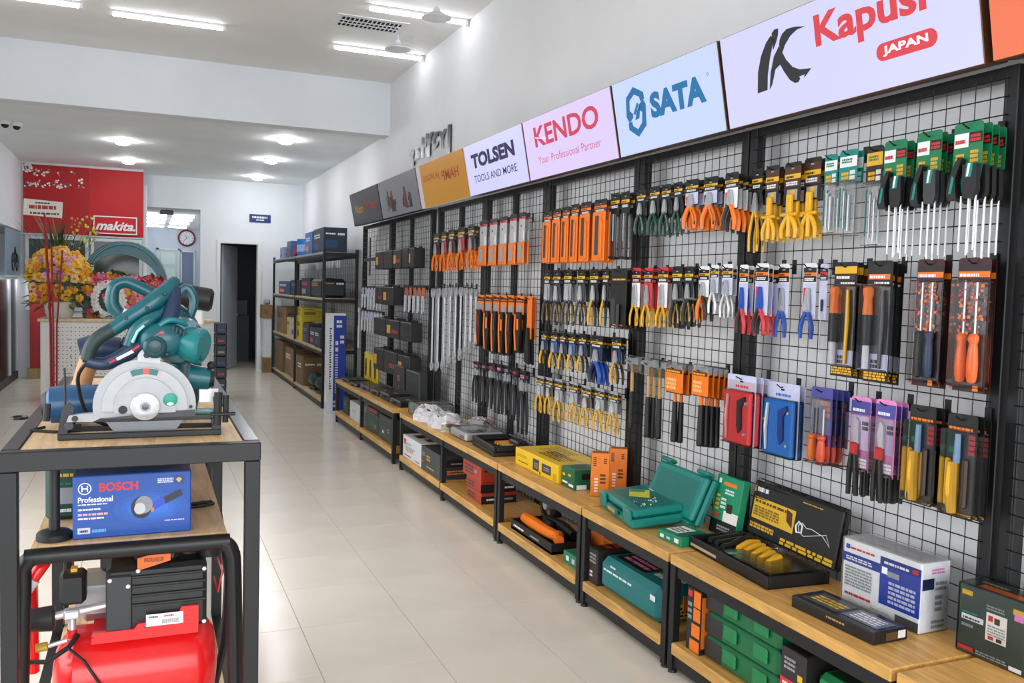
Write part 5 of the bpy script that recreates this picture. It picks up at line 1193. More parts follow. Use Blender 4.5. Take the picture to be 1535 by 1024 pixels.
for k in range(7):
    goods('dark_case', 'dark tool case in the stack at the right end of the counter, %s up' % ORD[k], 'tool case', .86, 1.0, 12.3, 12.75, .002 + .15 * k, .148, M('20252e', .4), [('F', .2, .8, .3, .6, (C_BLU, C_GRY, C_RED)[k % 3], 1)], 0, R_FRONT, .012)
# red wall boards
RED = M('b00d15', .6); RED2 = M('bd1018', .6)
t = thing('red_wall_board', 'red wall board with white blossom shapes along its top', 'board', (-1.80, 15.74, 2.30), R_FRONT)
b = MB(); b.box(0, .935, 0, 1.08, -.0, .03, RED); b.build('board', t, 0)
b = MB(); rr = random.Random(31)
for k in range(34):
    a, z, s_ = rr.uniform(.02, .9), 1.02 - rr.random() ** 1.5 * .3 if k % 3 else rr.uniform(.74, .8), rr.uniform(.012, .035)
    for j in range(3):
        q = rr.uniform(0, 6.28); x_, z_ = a + s_ * .8 * math.cos(q), z + s_ * .8 * math.sin(q)
        b.prism([(x_ + s_ * .6 * math.cos(i * 1.05), z_ + s_ * .6 * math.sin(i * 1.05)) for i in range(6)], .0303, .032, C_WHT)
for j in range(7):
    b.prism([(.06 + .05 * math.cos(j * .9) + .03 * math.cos(i * 1.05), 1.02 + .05 * math.sin(j * .9) + .03 * math.sin(i * 1.05)) for i in range(6)], .0303, .032, C_WHT)
b.build('blossom_print', t, 0)['kind'] = 'stuff'
t = thing('red_wall_board', 'plain red wall board carrying the white-framed logo plate', 'board', (-.855, 15.74, 2.30), R_FRONT)
b = MB(); b.box(0, .80, 0, 1.08, 0, .03, RED2); b.build('board', t, 0)
t = thing('logo_plate', 'red logo plate with white frame and white script lettering', 'sign', (-.80, 15.69, 2.335), R_FRONT)
b = MB(); b.box(0, .65, 0, .29, -.018, .02, M('c4121b', .6)); b.build('plate', t, 0)
b = MB()
for q in ((.0, .65, .0, .018), (.0, .65, .272, .29), (.0, .018, .018, .272), (.632, .65, .018, .272)): b.box(q[0], q[1], q[2], q[3], .0203, .026, C_WHT)
b.build('frame', t, 0)
b = MB(); text_mesh(b, 'makita.', .03, .625, .06, .21, .0215, C_WHT, .03, .35); b.build('lettering', t, 0)
b = MB(); b.box(XL + .02, -.06, 15.70, 15.745, 2.27, 2.298, M('c9ccd0', .5)); structure('trim_1', b, 'pale rail under the red boards', 'trim')
# dark glazed cabinets below the boards
GL = M('2b3433', .12); AL = M('c2c6c9', .4, .4)
for k, (x0, x1) in enumerate(((-1.77, -.87), (-.84, -.07))):
    t = thing('wall_cabinet', 'dark glazed aluminium cabinet under the red boards, %s' % ('left', 'right')[k], 'cabinet', (x0, 15.74, 1.08), R_FRONT)
    W = x1 - x0
    b = MB(); b.box(0, W, 0, 1.18, 0.0, .05, M('3a403f', .5)); b.build('body', t, 0)
    b = MB(); b.box(.05, W - .05, .05, 1.13, .0505, .056, GL); b.build('glass_pane', t, 0)
    for q in ((0, W, 0, .05), (0, W, 1.13, 1.18), (0, .05, .05, 1.13), (W - .05, W, .05, 1.13)):
        b = MB(); b.box(q[0], q[1], q[2], q[3], .0562, .075, AL); b.build('frame_bar', t, 0)
goods('red_panel', 'red lower panel between showcase and counter', 'panel', -1.70, -1.28, 15.55, 15.62, .16, 1.35, M('a8232a', .45), (), 0, R_FRONT)
goods('panel_stand', 'tan wooden foot under the red lower panel', 'stand', -1.74, -1.28, 15.5, 15.66, 0, .158, M('b09468', .5, 0, 'wood'), (), 0, R_FRONT, .004, 1, None, 'foot')
# glass showcases on the left
def showcase(y0, y1, label):
    t = thing('glass_showcase', label, 'showcase', (-1.88, y1, 0), R_WALL)
    t.matrix_world = Matrix.Translation((-1.88, y0, 0)) @ Matrix(((0, 0, 1), (1, 0, 0), (0, 1, 0))).to_4x4()
    W = y1 - y0
    b = MB(); b.box(0, W, 0, .12, -.45, 0, M('3b3d40', .5)); b.build('plinth', t, 0)
    for a in (0, W - .04):
        for d in (-.04, -.45):
            b = MB(); b.box(a, a + .04, .1205, 1.56, d, d + .04, M('dfe3e6', .4)); b.build('post', t, 0)
    for z in (.5, .85, 1.2):
        b = MB(); b.box(.03, W - .03, z, z + .012, -.43, -.03, M('c9d6d8', .2)); b.build('glass_shelf', t, 0)
    b = MB(); b.box(0, W, 1.5605, 1.6, -.45, 0, M('dfe3e6', .4)); b.build('top', t, 0)
    b = MB(); b.box(.0405, W - .0405, .1205, 1.56, -.02, -.014, PANE); b.build('front_pane', t, 0)
    b = MB(); b.box(.06, W - .06, 1.545, 1.56, -.12, -.09, M('f4f8ff', .4, 0, '', 40.0)); b.build('added_light_strip', t, 0)  # glowing strip added to brighten the inside of the showcase
    b = MB(); b.box(.0, W, .1205, 1.56, -.46, -.4505, M('cfd8dc', .5)); b.build('back_panel', t, 0)
    return t
for k, (y0, y1) in enumerate(((13.5, 14.85), (14.9, 15.68))):
    showcase(y0, y1, 'white-framed glass showcase along the left wall, %s' % ('nearer', 'farther')[k])
    rr = random.Random(k)
    for i in range(5):
        y = y0 + .1 + (y1 - y0 - .3) * (i + .5) / 5
        for z in (.512, .862, 1.212):
            goods('small_box', 'small %s box in the %s left showcase, %s along the %s shelf' % (('white', 'grey', 'pale')[i % 3], ('nearer', 'farther')[k], ORD[i], {.512: 'lowest', .862: 'middle', 1.212: 'upper'}[z]), 'box', -2.25, -2.08, y, y + .13 * (y1 - y0) / 1.3, z + .001, rr.uniform(.08, .2), (WHITEP, M('9aa1a6', .5), M('d9cfc6', .5))[i % 3], (), 0, R_WALL, .003, 1, 'small boxes in the showcases')
goods('sky_reflection_pane', 'blue-grey panel painted as sky-reflecting glass with bicycle outline above the left showcases', 'pane', -1.86, -1.835, 14.2, 15.6, 1.62, .68, M('8fa9bd', .4), (), 0, R_WALL, .002, 1, None, 'pane')  # opaque panel, its blue-grey painted in for sky reflected in glass
o = [x for x in bpy.data.objects if x.name.startswith('sky_reflection_pane')][0]
b = MB()
for q in ((-.3, .2, .13), (.1, .2, .13)):
    b.tube([(q[0] + q[2] * math.cos(k * .524), q[1] + q[2] * math.sin(k * .524), -.0145) for k in range(13)], .012, BLACKP, 5)
b.tube([(-.3, .2, -.0145), (-.1, .42, -.0145), (.1, .2, -.0145)], .012, BLACKP, 5); b.tube([(-.1, .42, -.0145), (-.05, .2, -.0145), (-.3, .2, -.0145)], .01, BLACKP, 5); b.build('bicycle_print', o)

# clock, rear-room details
t = thing('wall_clock', 'round wall clock with dark red rim in the rear room', 'clock', (1.02, 25.99, 2.805), R_FRONT)
b = MB(); b.lathe([(0, .235), (.05, .235), (.06, .21), (.05, .185)], (0, 0, 0), (0, 0, 1), M('7e2030', .4), 28); b.build('rim', t)
b = MB(); b.lathe([(.045, .186), (.051, .186)], (0, 0, 0), (0, 0, 1), C_WHT, 28); b.build('dial', t)
for k in range(12):
    a = k * math.pi / 6; b = MB(); b.box(-.006, .006, .145, .175, .0512, .053, BLACKP, Matrix.Rotation(a, 3, 'Z'), (0, 0, .052)); b.build('hour_mark', t, 0)
for L, a in ((.1, .6), (.14, 2.4)):
    b = MB(); b.box(-.006, .006, -.02, L, .0532, .056, BLACKP, Matrix.Rotation(a, 3, 'Z'), (0, 0, .054)); b.build('hand', t, 0)
t = thing('hanging_light', 'small grey hanging light under the passage header', 'light', (.34, 17.6, 3.059))
b = MB(); b.tube([(0, 0, 0), (0, 0, -.14)], .008, C_GRY); b.build('cord', t)
b = MB(); b.box(-.12, .12, -.08, .08, -.22, -.14, M('8d9192', .5), bev=.02); b.build('housing', t)

# ------------------------------------------------------------------ flowers on the counter
ZCT = 1.0755
rr = random.Random(77)
def leaf(b, p, d, L, w, mt):
    d = Vector(d).normalized(); s_ = d.cross(Vector((0, 0, 1)));
    if s_.length < .01: s_ = Vector((1, 0, 0))
    s_.normalize(); p = Vector(p); n_ = s_.cross(d)
    b.add([p, p + d * L * .5 + s_ * w + n_ * L * .06, p + d * L, p + d * L * .5 - s_ * w + n_ * L * .06], [(0, 1, 2, 3)], mt)
def flower(b, p, r, mts, rr):
    p = Vector(p); mt = rr.choice(mts)
    for k in range(5):
        a = k * 1.2566 + rr.uniform(-.2, .2)
        b.ball((p.x + r * .6 * math.cos(a), p.y - r * .25, p.z + r * .6 * math.sin(a)), r * .55, mt, 6, 4, (1, .55, 1))
    b.ball((p.x, p.y - r * .5, p.z), r * .35, M('d98a18', .5) if mts is YM else mt, 6, 4)
t = thing('flower_basket', 'large basket of yellow flowers in a white pot on the counter', 'flowers', (-1.06, 12.88, ZCT))
b = MB(); b.lathe([(0, .14), (.06, .17), (.2, .185), (.21, .17)], (0, 0, 0), (0, 0, 1), M('ecebe6', .35), 24); b.build('pot', t)
YM = [M('eba70a', .6), M('f0b914', .6), M('de9106', .6), M('f2c030', .6), M('f0c98a', .6)]; PM = [M('c48ac0', .5), M('e6b0d4', .5)]; GM = M('3c5a24', .6); GM2 = M('6f7d3a', .6); RM = M('b02a34', .5)
b = MB()
for k in range(150):
    th = rr.uniform(0, math.pi); z = rr.uniform(-.05, 1); q = math.sqrt(max(0, 1 - abs(z) ** 2.2))
    p = (.36 * q * math.cos(th), -.26 * q * math.sin(th), .5 + .40 * z - (.1 if z < 0 else 0))
    flower(b, p, rr.uniform(.035, .06), YM, rr)
for k in range(16):
    a = rr.uniform(-.3, .3); flower(b, (a, -.12 - rr.random() * .14, rr.uniform(.22, .38)), .045, YM, rr)
b.build('yellow_blossoms', t)['kind'] = 'stuff'
b = MB()
for k in range(16): th = rr.uniform(.3, 2.8); z = rr.uniform(.1, .85); q = math.sqrt(1 - z * z); flower(b, (.33 * q * math.cos(th), -.3 * q * math.sin(th), .5 + .4 * z), .04, PM, rr)
b.build('lilac_blossoms', t)['kind'] = 'stuff'
b = MB()
for k in range(150):
    th = rr.uniform(0, 6.28); z = rr.uniform(.15, .75); leaf(b, (.26 * math.cos(th), .18 * math.sin(th), z), (math.cos(th), math.sin(th), rr.uniform(-.7, .5)), rr.uniform(.1, .24), .03, GM if k % 3 else GM2)
for k in range(110):
    a = rr.uniform(-.75, .75); leaf(b, (a * .3, .05, .72), (a, rr.uniform(-.1, .2), 1.0), rr.uniform(.3, .8), .012, (GM, GM2, M('2c4a22', .6))[k % 3])
b.build('foliage', t, 0)['kind'] = 'stuff'
b = MB()
for k in range(40):
    a = rr.uniform(.1, .45); z = rr.uniform(.9, 1.35); b.ball((a * .9 + .05, .0, z), rr.uniform(.01, .022), M('a9a06a', .6) if k % 2 else M('c4cf3e', .5), 5, 4)
b.build('filler_sprigs', t)['kind'] = 'stuff'
# congratulation card on red poles
t = thing('card_stand', 'white congratulation card on tall crossed red poles before the counter', 'card stand', (-1.08, 12.35, 0), R_FRONT)
for k, (p0, p1) in enumerate((((-.03, .0, 0), (-.10, 2.40, .01)), ((.03, .0, .02), (.10, 1.95, .03)), ((.0, .0, .05), (-.02, 2.0, .045)))):
    b = MB(); b.tube([p0, (p0[0] * .5 + p1[0] * .2, 1.0, .02 + .015 * k), p1], .011 if k else .016, M('a61f2c', .45), 7); b.build('pole', t)
c = MB(); c.box(-.33, .10, 2.36, 2.56, .012, .02, M('efe9df', .5), Matrix.Rotation(math.radians(-3), 3, 'Z')); c.build('card', t, 0)
b = MB(); r_ = random.Random(5)
dashes(b, -.2, -.04, 2.515, 2.54, .0215, C_DGRY, r_, 1); dashes(b, -.27, .03, 2.45, 2.50, .0215, RM, r_, 1, .9); dashes(b, -.26, .06, 2.385, 2.415, .0215, C_DGRY, r_, 1); b.build('lettering', t, 0)['kind'] = 'stuff'
# boxed floral wreaths
def wreath(label, x, y, w, h, ring, seed):
    t = thing('floral_wreath', label, 'flowers', (x, y, ZCT)); rr = random.Random(seed)
    b = MB(); b.box(-w / 2, w / 2, 0, .1, 0, h, M('3f5b46', .7), bev=.02); b.build('backing', t)
    PK = [M('e0457f', .5), M('c9305f', .5), M('ee8fb5', .5), M('d63a4a', .5)]; WT = [M('f2f0ef', .5), M('e9e3e6', .5)]; OR = [M('e8a53a', .5), M('d97b3a', .5)]
    b = MB()
    for k in range(110):
        a, z = rr.uniform(-.48, .48) * w, rr.uniform(.03, .97) * h
        if ring and math.hypot(a / w, (z - h * .42) / h) < .40: continue
        flower(b, (a, -.02, z), rr.uniform(.04, .065), PK if k % 6 else OR, rr)
    if ring:
        for k in range(7): flower(b, (rr.uniform(-.12, .12) * w, -.02, h * .42 + rr.uniform(-.12, .12) * h), .045, PK, rr)
    b.build('pink_blossoms', t)['kind'] = 'stuff'
    b = MB()
    if ring:
        for k in range(26): a = 2 * math.pi * k / 26; flower(b, (.36 * w * math.cos(a), -.03, h * .42 + .36 * h * math.sin(a)), .05, WT, rr)
        flower(b, (0, -.04, h * .42), .06, WT, rr)
    else:
        for k in range(14): flower(b, (rr.uniform(-.4, .4) * w, -.03, rr.uniform(.2, .9) * h), .04, WT, rr)
    b.build('white_blossoms', t)['kind'] = 'stuff'
    b = MB()
    for k in range(30): a, z = rr.uniform(-.5, .5) * w, rr.choice((rr.uniform(0, .12), rr.uniform(.85, 1))) * h; leaf(b, (a, -.05, z), (rr.uniform(-1, 1), -.4, rr.uniform(-.3, .8)), .12, .03, GM)
    b.build('leaves', t, 0)['kind'] = 'stuff'
wreath('pink floral arrangement with a ring of white roses', -.47, 12.85, .48, .60, True, 3)
wreath('pink and red floral arrangement under the teal arch', -.0, 12.95, .44, .56, False, 4)
t = thing('curved_arch', 'large glossy teal curved band arching behind the flower arrangements', 'arch', (-.28, 13.1, ZCT), R_FRONT)
b = MB(); n = 22; vs = []; fs = []
for k in range(n + 1):
    a = math.radians(150 - 150 * k / n); r0, r1 = .50 - .10 * math.sin(math.pi * k / n), .58
    for q, d in ((r0, -.07), (r1, -.07), (r1 + .015, 0), (r1, .07), (r0, .07)): vs.append((q * math.cos(a) * .92, .46 + q * math.sin(a), d))
for k in range(n):
    for i in range(5): fs.append((k * 5 + i, k * 5 + (i + 1) % 5, (k + 1) * 5 + (i + 1) % 5, (k + 1) * 5 + i))
fs += [(4, 3, 2, 1, 0), tuple(n * 5 + i for i in range(5))]
b.add(vs, fs, M('0d5a66', .3)); b.build('band', t, .8)
b = MB(); b.tube([(.535 * .92 * math.cos(math.radians(150 - k * 15)), .46 + .55 * math.sin(math.radians(150 - k * 15)), .072) for k in range(9)], .016, M('147580', .3), 6); b.build('ridge', t)
b = MB(); b.box(.45, .56, 0, .46, -.07, .07, M('123b52', .3), bev=.01); b.build('foot', t)
b = MB(); b.box(-.52, -.42, 0, .73, -.06, .06, M('20384f', .35), bev=.01); b.build('foot', t)

# ------------------------------------------------------------------ display table in the left foreground
TZ = 1.18
FRM = M('121315', .4, .1); FRM2 = M('2c323b', .25, .4)
t = thing('display_table', 'tall black steel display table with wooden tiers in the left foreground', 'table', (0, 0, 0))
b = MB(); b.box(-.285, .238, 2.375, 4.08, TZ - .022, TZ, WOODT, bev=.002); b.build('top_board', t, 0)
for x0, x1, m_ in ((-.323, -.2855, M('2b2023', .35, .3)), (.2385, .278, FRM2)):
    b = MB(); b.box(x0, x1, 2.375, 4.10, TZ - .045, TZ + .004, m_, bev=.002); b.build('side_rail', t)
for y0 in (2.337, 4.0805):
    b = MB(); b.box(-.323, .278, y0, y0 + .0375, TZ - .045, TZ + .003, FRM, bev=.002); b.build('end_rail', t)
for x in (-.323, .238):
    for y in (2.339, 3.56, 4.06):
        b = MB(); b.box(x + .001, x + .039, y, y + .038, 0, TZ - .0455, FRM, bev=.002); b.build('leg', t)
b = MB(); b.tube([(-.345 + .02 * math.cos(k * .7), 2.9 + .03 * math.sin(k * .7), TZ + .006) for k in range(10)], .004, FRM, 6); b.build('shackle', t)
b = MB(); b.box(-.283, .236, 2.40, 4.05, .278, .30, WOODT, bev=.002); b.build('bottom_board', t, 0)
for x in (-.322, .2375):
    b = MB(); b.box(x, x + .0385, 2.38, 4.05, .262, .2775, FRM); b.build('bottom_rail', t)
# inner tier on a bent tube frame
t = thing('inner_shelf', 'wooden tier on a black bent-tube frame below the table top', 'shelf', (0, 0, 0))
MZ = .915
b = MB(); b.box(-.272, .205, 2.47, 4.0, MZ - .02, MZ, WOODT, bev=.002); b.build('board', t, 0)
for y in (2.45, 3.9):
    pts = [(-.30, y, .302), (-.288, y, .80)]
    for k in range(6): a = math.pi - math.pi / 2 * k / 5; pts.append((-.25 + .038 * math.cos(a), y, .857 + .038 * math.sin(a)))
    for k in range(6): a = math.pi / 2 - math.pi / 2 * k / 5; pts.append((.178 + .038 * math.cos(a), y, .857 + .038 * math.sin(a)))
    pts += [(.222, y, .80), (.235, y, .302)]
    b = MB(); b.tube(pts, .021, FRM, 12); b.build('bent_tube', t)
for x in (-.272, .18):
    b = MB(); b.box(x, x + .025, 2.468, 3.88, MZ - .045, MZ - .0205, FRM2); b.build('side_rail', t)

# circular saw
GRY = M('a3a5a8', .42, .2); DK = M('2b2d30', .4, .3)
t = thing('circular_saw', 'teal circular saw with large grey blade guard on the table', 'circular saw', (0, 2.53, TZ + .0008), R_FRONT)
b = MB()
b.box(-.212, .19, 0, .016, .02, .034, DK, bev=.002); b.box(-.205, .185, 0, .012, -.12, -.106, DK); b.box(-.212, -.196, 0, .016, -.106, .02, DK); b.box(.174, .19, 0, .016, -.106, .02, DK)
b.prism([(-.212, .016), (-.19, .016), (-.172, .085), (-.186, .098), (-.2, .085)], .022, .034, DK)
b.prism([(.165, .016), (.19, .016), (.185, .105), (.168, .105), (.172, .06)], .022, .034, DK)
b.box(-.172, .165, .043, .058, .012, .026, DK, bev=.002); b.build('base_frame', t, 0)
b = MB(); b.tube([(.182, .118, .036), (.178, .03, .045)], .011, BLACKP, 8); b.tube([(.202, .11, .036), (.2, .035, .04)], .008, BLACKP, 8); b.build('clamp_lever', t)
b = MB(); b.tube([(.16, .06, .05), (.225, .06, .05)], .005, BLACKP, 6); b.build('clamp_screw', t)
b = MB(); b.tube([(-.235, .095, .02), (-.238, .05, .02)], .008, BLACKP, 8); b.build('guide_lever', t)
for z_, x_ in ((.165, .168), (.13, .2)):
    b = MB(); b.lathe([(0, .013), (.012, .011)], (-.185 if z_ > .15 else .175, .04, .034), (0, 0, 1), M('3a3c40', .4, .3), 14); b.build('base_knob', t)
b = MB(); b.lathe([(-.001, .105), (.001, .105)], (-.003, .088, .015), (0, 0, 1), M('6d7074', .3, .6), 40); b.build('blade', t)
c0 = (-.003, .088); pts = []
for k in range(25):
    a = math.radians(-8 + 196 * k / 24); pts.append((c0[0] + .126 * math.cos(a), c0[1] + .124 * math.sin(a)))
pts += [(-.15, .070), (-.184, .066), (-.19, .050), (-.13, .048), (-.11, .058), (.122, .058)]
b = MB(); b.prism(pts, .026, .05, GRY); g = b.build('blade_guard', t, .5)
pts2 = [(c0[0] + (.126 - .022) * math.cos(math.radians(a)), c0[1] + (.124 - .022) * math.sin(math.radians(a))) for a in range(0, 181, 9)]
b = MB(); b.prism(pts2 + [(-.107, .075), (.101, .075)], .0502, .058, M('a9abae', .42, .2)); b.build('guard_step', g, .4)
pts3 = [(c0[0] + .075 * math.cos(math.radians(a)), c0[1] + .075 * math.sin(math.radians(a))) for a in range(0, 181, 9)]
b = MB(); b.prism(pts3 + [(-.078, .07), (.072, .07)], .0582, .064, M('a4a6a9', .42, .2)); b.build('guard_inner_step', g, .4)
b = MB(); b.prism([(-.11, .058), (.122, .058), (.12, .075), (.06, .07), (-.06, .062)], .0585, .0655, M('2d2f31', .35)); b.build('lower_guard_edge', g, 0)
b = MB(); b.lathe([(0, .036), (.008, .036), (.01, .033)], (-.003, .088, .0645), (0, 0, 1), M('cfd1d3', .25, .5), 32); h_ = b.build('flange_disc', t)
b = MB(); b.lathe([(0, .009), (.006, .009), (.007, .004)], (-.003, .088, .0748), (0, 0, 1), M('55585c', .3, .5), 6); b.lathe([(0, .014), (.002, .014)], (-.003, .088, .0746), (0, 0, 1), M('8b8e92', .3, .5), 18); b.build('bolt', h_)
b = MB(); b.ball((.058, .104, .0645), .018, M('17937f', .4), 16, 8, (1, 1, .12)); b.ball((.058, .094, .0655), .008, C_WHT, 10, 6, (1.2, .7, .15)); b.ball((.058, .108, .0655), .007, C_WHT, 10, 6, (1, 1, .15)); b.build('teal_sticker', t)
b = MB(); n = 10
for k in range(n):
    a0, a1 = math.radians(112 - 46 * k / n), math.radians(112 - 46 * (k + 1) / n)
    q = [(c0[0] + r_ * math.cos(a), c0[1] + r_ * math.sin(a), .0588) for r_, a in ((.084, a0), (.084, a1), (.1, a1), (.1, a0))]
    b.quad(q[0], q[1], q[2], q[3], (M('2f6b6b', .4) if k not in (4, 5, 9) else M('d2504a', .4)) if k < 9 else M('c9a6a4', .4))
b.build('guard_label', g, 0)
b = MB(); b.lathe([(0, .011), (.006, .01)], (-.057, .080, .064), (0, 0, 1), BLACKP, 16); b.lathe([(0, .008), (.006, .007)], (-.17, .058, .05), (0, 0, 1), DK, 12); b.lathe([(0, .005), (.004, .004)], (.11, .082, .05), (0, 0, 1), DK, 10); b.build('guard_screws', g)
b = MB(); b.prism([(-.022, .205), (.034, .2), (.032, .218), (.01, .236), (-.012, .236), (-.022, .222)], .03, .054, M('b2b4b6', .4, .2)); b.build('bracket', t, 0)
b = MB(); b.lathe([(0, .008), (.004, .006)], (.0, .222, .054), (0, 0, 1), DK, 12); b.build('bracket_screw', t)
TL = M('0a5660', .25); TLD = M('08434c', .28); TLL = M('0f7377', .28); NV = M('1c2f4c', .35)
# motor housing
b = MB(); b.lathe([(0, .05), (.02, .062), (.1, .06), (.17, .05), (.19, .03)], (.075, .25, .02), (0.15, 0.1, -1), TL, 22); m_ = b.build('motor_housing', t)
b = MB(); b.lathe([(-.012, .03), (0, .044), (.012, .048), (.045, .048), (.052, .042)], (.098, .252, .015), (.75, -.15, .4), TLL, 22); b.build('vented_end_cap', t)
for k in range(8):
    a = k * .28 - 1.0; b = MB(); b.tube([(.137, .245 + .04 * math.sin(a), .045), (.122, .247 + .045 * math.sin(a), .058)], .0022, TLD, 4); b.build('vent_rib', m_)
b = MB(); b.ball((.04, .262, .03), .058, TL, 18, 10, (1.1, .85, .6)); b.build('gear_case', t)
b = MB(); b.ball((.02, .245, .075), .03, TLD, 14, 8, (1, 1, .4)); b.build('gear_cap', t)
# main handle
b = MB(); b.tube([(-.085, .285, 0), (-.05, .312, 0), (-.02, .332, 0), (.025, .368, -.005), (.06, .405, -.02), (.072, .425, -.03)], [.018, .021, .023, .025, .02, .012], TL, 14); b.build('handle_bridge', t)
b = MB(); b.tube([(-.145, .205, 0), (-.135, .24, 0), (-.115, .266, 0), (-.082, .288, 0)], [.016, .018, .0185, .0185], M('16302f', .5), 14); b.build('rubber_grip', t)
b = MB(); b.tube([(-.145, .203, 0), (-.105, .195, .0), (-.06, .215, .01), (-.02, .245, .015), (.03, .285, .02), (.06, .33, .01), (.07, .40, -.02)], [.016, .017, .02, .022, .024, .022, .016], NV, 14); b.build('lower_handle_arm', t)
b = MB(); b.tube([(-.045, .245, .03), (-.03, .285, .03), (.0, .31, .03), (.03, .33, .02)], [.014, .015, .017, .012], TL, 12); b.build('inner_arm', t)
b = MB(); b.tube([(-.035, .255, .0455), (-.022, .285, .046), (-.006, .3, .047)], .004, M('8fd0c8', .3), 6); b.build('pale_trim', t)
b = MB(); b.box(.0, .045, .268, .276, .055, .062, C_RED, Matrix.Rotation(.6, 3, 'Z')); b.build('red_name_mark', t, 0)
b = MB(); b.tube([(.105, .16, .0), (.135, .155, .0), (.16, .152, 0)], [.035, .032, .03], TL, 16); b.build('rear_knob', t)
b = MB(); b.tube([(.16, .152, 0), (.172, .152, 0)], [.026, .022], BLACKP, 16); b.ball((.165, .19, .01), .012, BLACKP, 10, 6); b.build('black_cap', t)
b = MB(); b.box(.135, .185, .085, .122, -.02, -.016, M('d9dbdc', .3, .3)); b.build('guide_plate', t, 0)
b = MB(); b.tube([(-.198, .185, -.01), (-.196, .05, -.01)], .0028, BLACKP, 6); b.build('depth_rod', t)

b = MB(); b.tube([(-.06, .262, .012), (-.04, .25, .014), (-.03, .268, .014)], [.008, .01, .006], BLACKP, 8); b.build('trigger', t)
for a, z, d in ((.0, .345, .022), (-.05, .318, .02), (.045, .385, .018), (.02, .232, .07), (.075, .275, .055), (.05, .225, .055)):
    b = MB(); b.lathe([(0, .0055), (.003, .004)], (a, z, d), (0, 0, 1), M('20262a', .4, .3), 10); b.build('body_screw', t)
for k in range(6):
    b = MB(); b.box(.062 + k * .009, .066 + k * .009, .285 - k * .004, .302 - k * .005, .05, .06, M('05282d', .5), Matrix.Rotation(-.2, 3, 'Z')); b.build('vent_slot', m_, 0)
b = MB(); b.tube([(-.09, .2, .019), (-.05, .222, .03), (-.01, .252, .037)], .0045, M('b8343c', .4), 6); b.build('red_stripe', t)
b = MB(); b.box(-.075, -.03, .217, .225, .034, .0365, C_WHT, Matrix.Rotation(.5, 3, 'Z')); b.build('white_mark', t, 0)
b = MB(); b.tube([(.03, .30, .05), (.055, .315, .045), (.085, .31, .035), (.105, .295, .02)], [.006, .008, .008, .006], TLL, 10); b.build('housing_ridge', t)
b = MB(); b.lathe([(0, .017), (.006, .016), (.008, .008)], (.02, .248, .086), (0, 0, 1), M('073a42', .3), 18); b.build('gear_hub', t)
b = MB(); b.prism([(.06, .30), (.12, .315), (.125, .295), (.10, .285)], -.01, .03, TL); b.build('housing_fin', t, 0)
b = MB(); b.tube([(-.145, .2, -.01), (-.17, .15, -.05), (-.15, .05, -.09), (-.1, .012, -.12)], .005, BLACKP, 10); b.build('power_cord', t)

# second saw behind: closed loop handle with white sticker
t = thing('jig_saw', 'teal power tool with closed loop handle behind the grey guard', 'power tool', (0, 2.86, TZ + .0008), R_FRONT)
lp = [(-.04, .300), (-.075, .315), (-.096, .35), (-.09, .395), (-.062, .412), (-.03, .402), (.02, .375), (.04, .35)]
b = MB(); b.tube([(p[0], p[1], 0) for p in lp], [.017, .02, .02, .018, .018, .018, .02, .02], TL, 14); b.build('loop_handle', t)
b = MB(); b.tube([(-.07, .312, 0), (-.03, .29, .0), (.03, .30, 0), (.06, .33, 0)], [.02, .028, .03, .022], TL, 14); b.build('lower_loop', t)
b = MB(); b.box(-.066, -.03, .312, .326, .0285, .03, C_WHT, Matrix.Rotation(-.5, 3, 'Z')); b.box(-.062, -.036, .3155, .3215, .0302, .0306, C_RED, Matrix.Rotation(-.5, 3, 'Z')); b.build('sticker', t, 0)
b = MB(); b.tube([(.05, .33, 0), (.1, .28, -.02), (.1, .12, -.02), (.09, .02, -.02)], [.03, .05, .06, .055], TLD, 16); b.build('body', t)
b = MB(); b.box(.02, .17, 0, .012, -.09, .05, DK, bev=.003); b.build('base_plate', t)
b = MB(); b.tube([(.07, .35, 0), (.11, .4, 0), (.135, .36, 0), (.12, .30, 0)], [.012, .014, .014, .012], TL, 10); b.build('front_handle', t)
# blue grinder on the left
BLU_ = M('1d4f7a', .3)
t = thing('angle_grinder', 'glossy blue angle grinder lying at the left of the saw', 'angle grinder', (-.19, 2.76, TZ + .0008), R_FRONT)
b = MB(); b.lathe([(0, .038), (.01, .052), (.06, .054), (.12, .05), (.2, .046)], (-.07, .058, 0), (1, .06, 0), BLU_, 22); b.build('body', t)
b = MB(); b.lathe([(-.012, .03), (0, .04)], (-.07, .058, 0), (1, .06, 0), BLACKP, 20); b.build('end_cap', t)
b = MB(); b.tube([(.0, .014, .03), (-.03, .002, .05), (.02, .003, .055)], .008, BLACKP, 8); b.build('foot', t)
b = MB(); b.tube([(.05, .07, .055), (.09, .074, .055)], .004, C_RED, 6); b.build('red_mark', t)
b = MB(); b.tube([(-.07, .005, .06), (-.1, .004, .1), (-.04, .004, .14), (.02, .004, .13)], .004, BLACKP, 6); b.build('power_cord', t)
# navy cordless tool
t = thing('cordless_drill', 'navy cordless tool with tan grip behind the blue grinder', 'drill', (-.14, 3.02, TZ + .0008), R_FRONT)
b = MB(); b.tube([(-.05, .19, 0), (.0, .2, 0), (.06, .195, 0)], [.042, .046, .04], NV, 16); b.build('body', t)
b = MB(); b.tube([(-.02, .18, 0), (-.045, .1, 0), (-.05, .05, 0)], [.03, .028, .032], M('b98a5e', .5), 12); b.build('grip', t)
b = MB(); b.box(-.1, .02, 0, .05, -.045, .045, NV, bev=.012); b.build('battery', t)
b = MB(); b.lathe([(0, .03), (.03, .028), (.05, .016)], (.06, .195, 0), (1, 0, 0), BLACKP, 14); b.build('chuck', t)
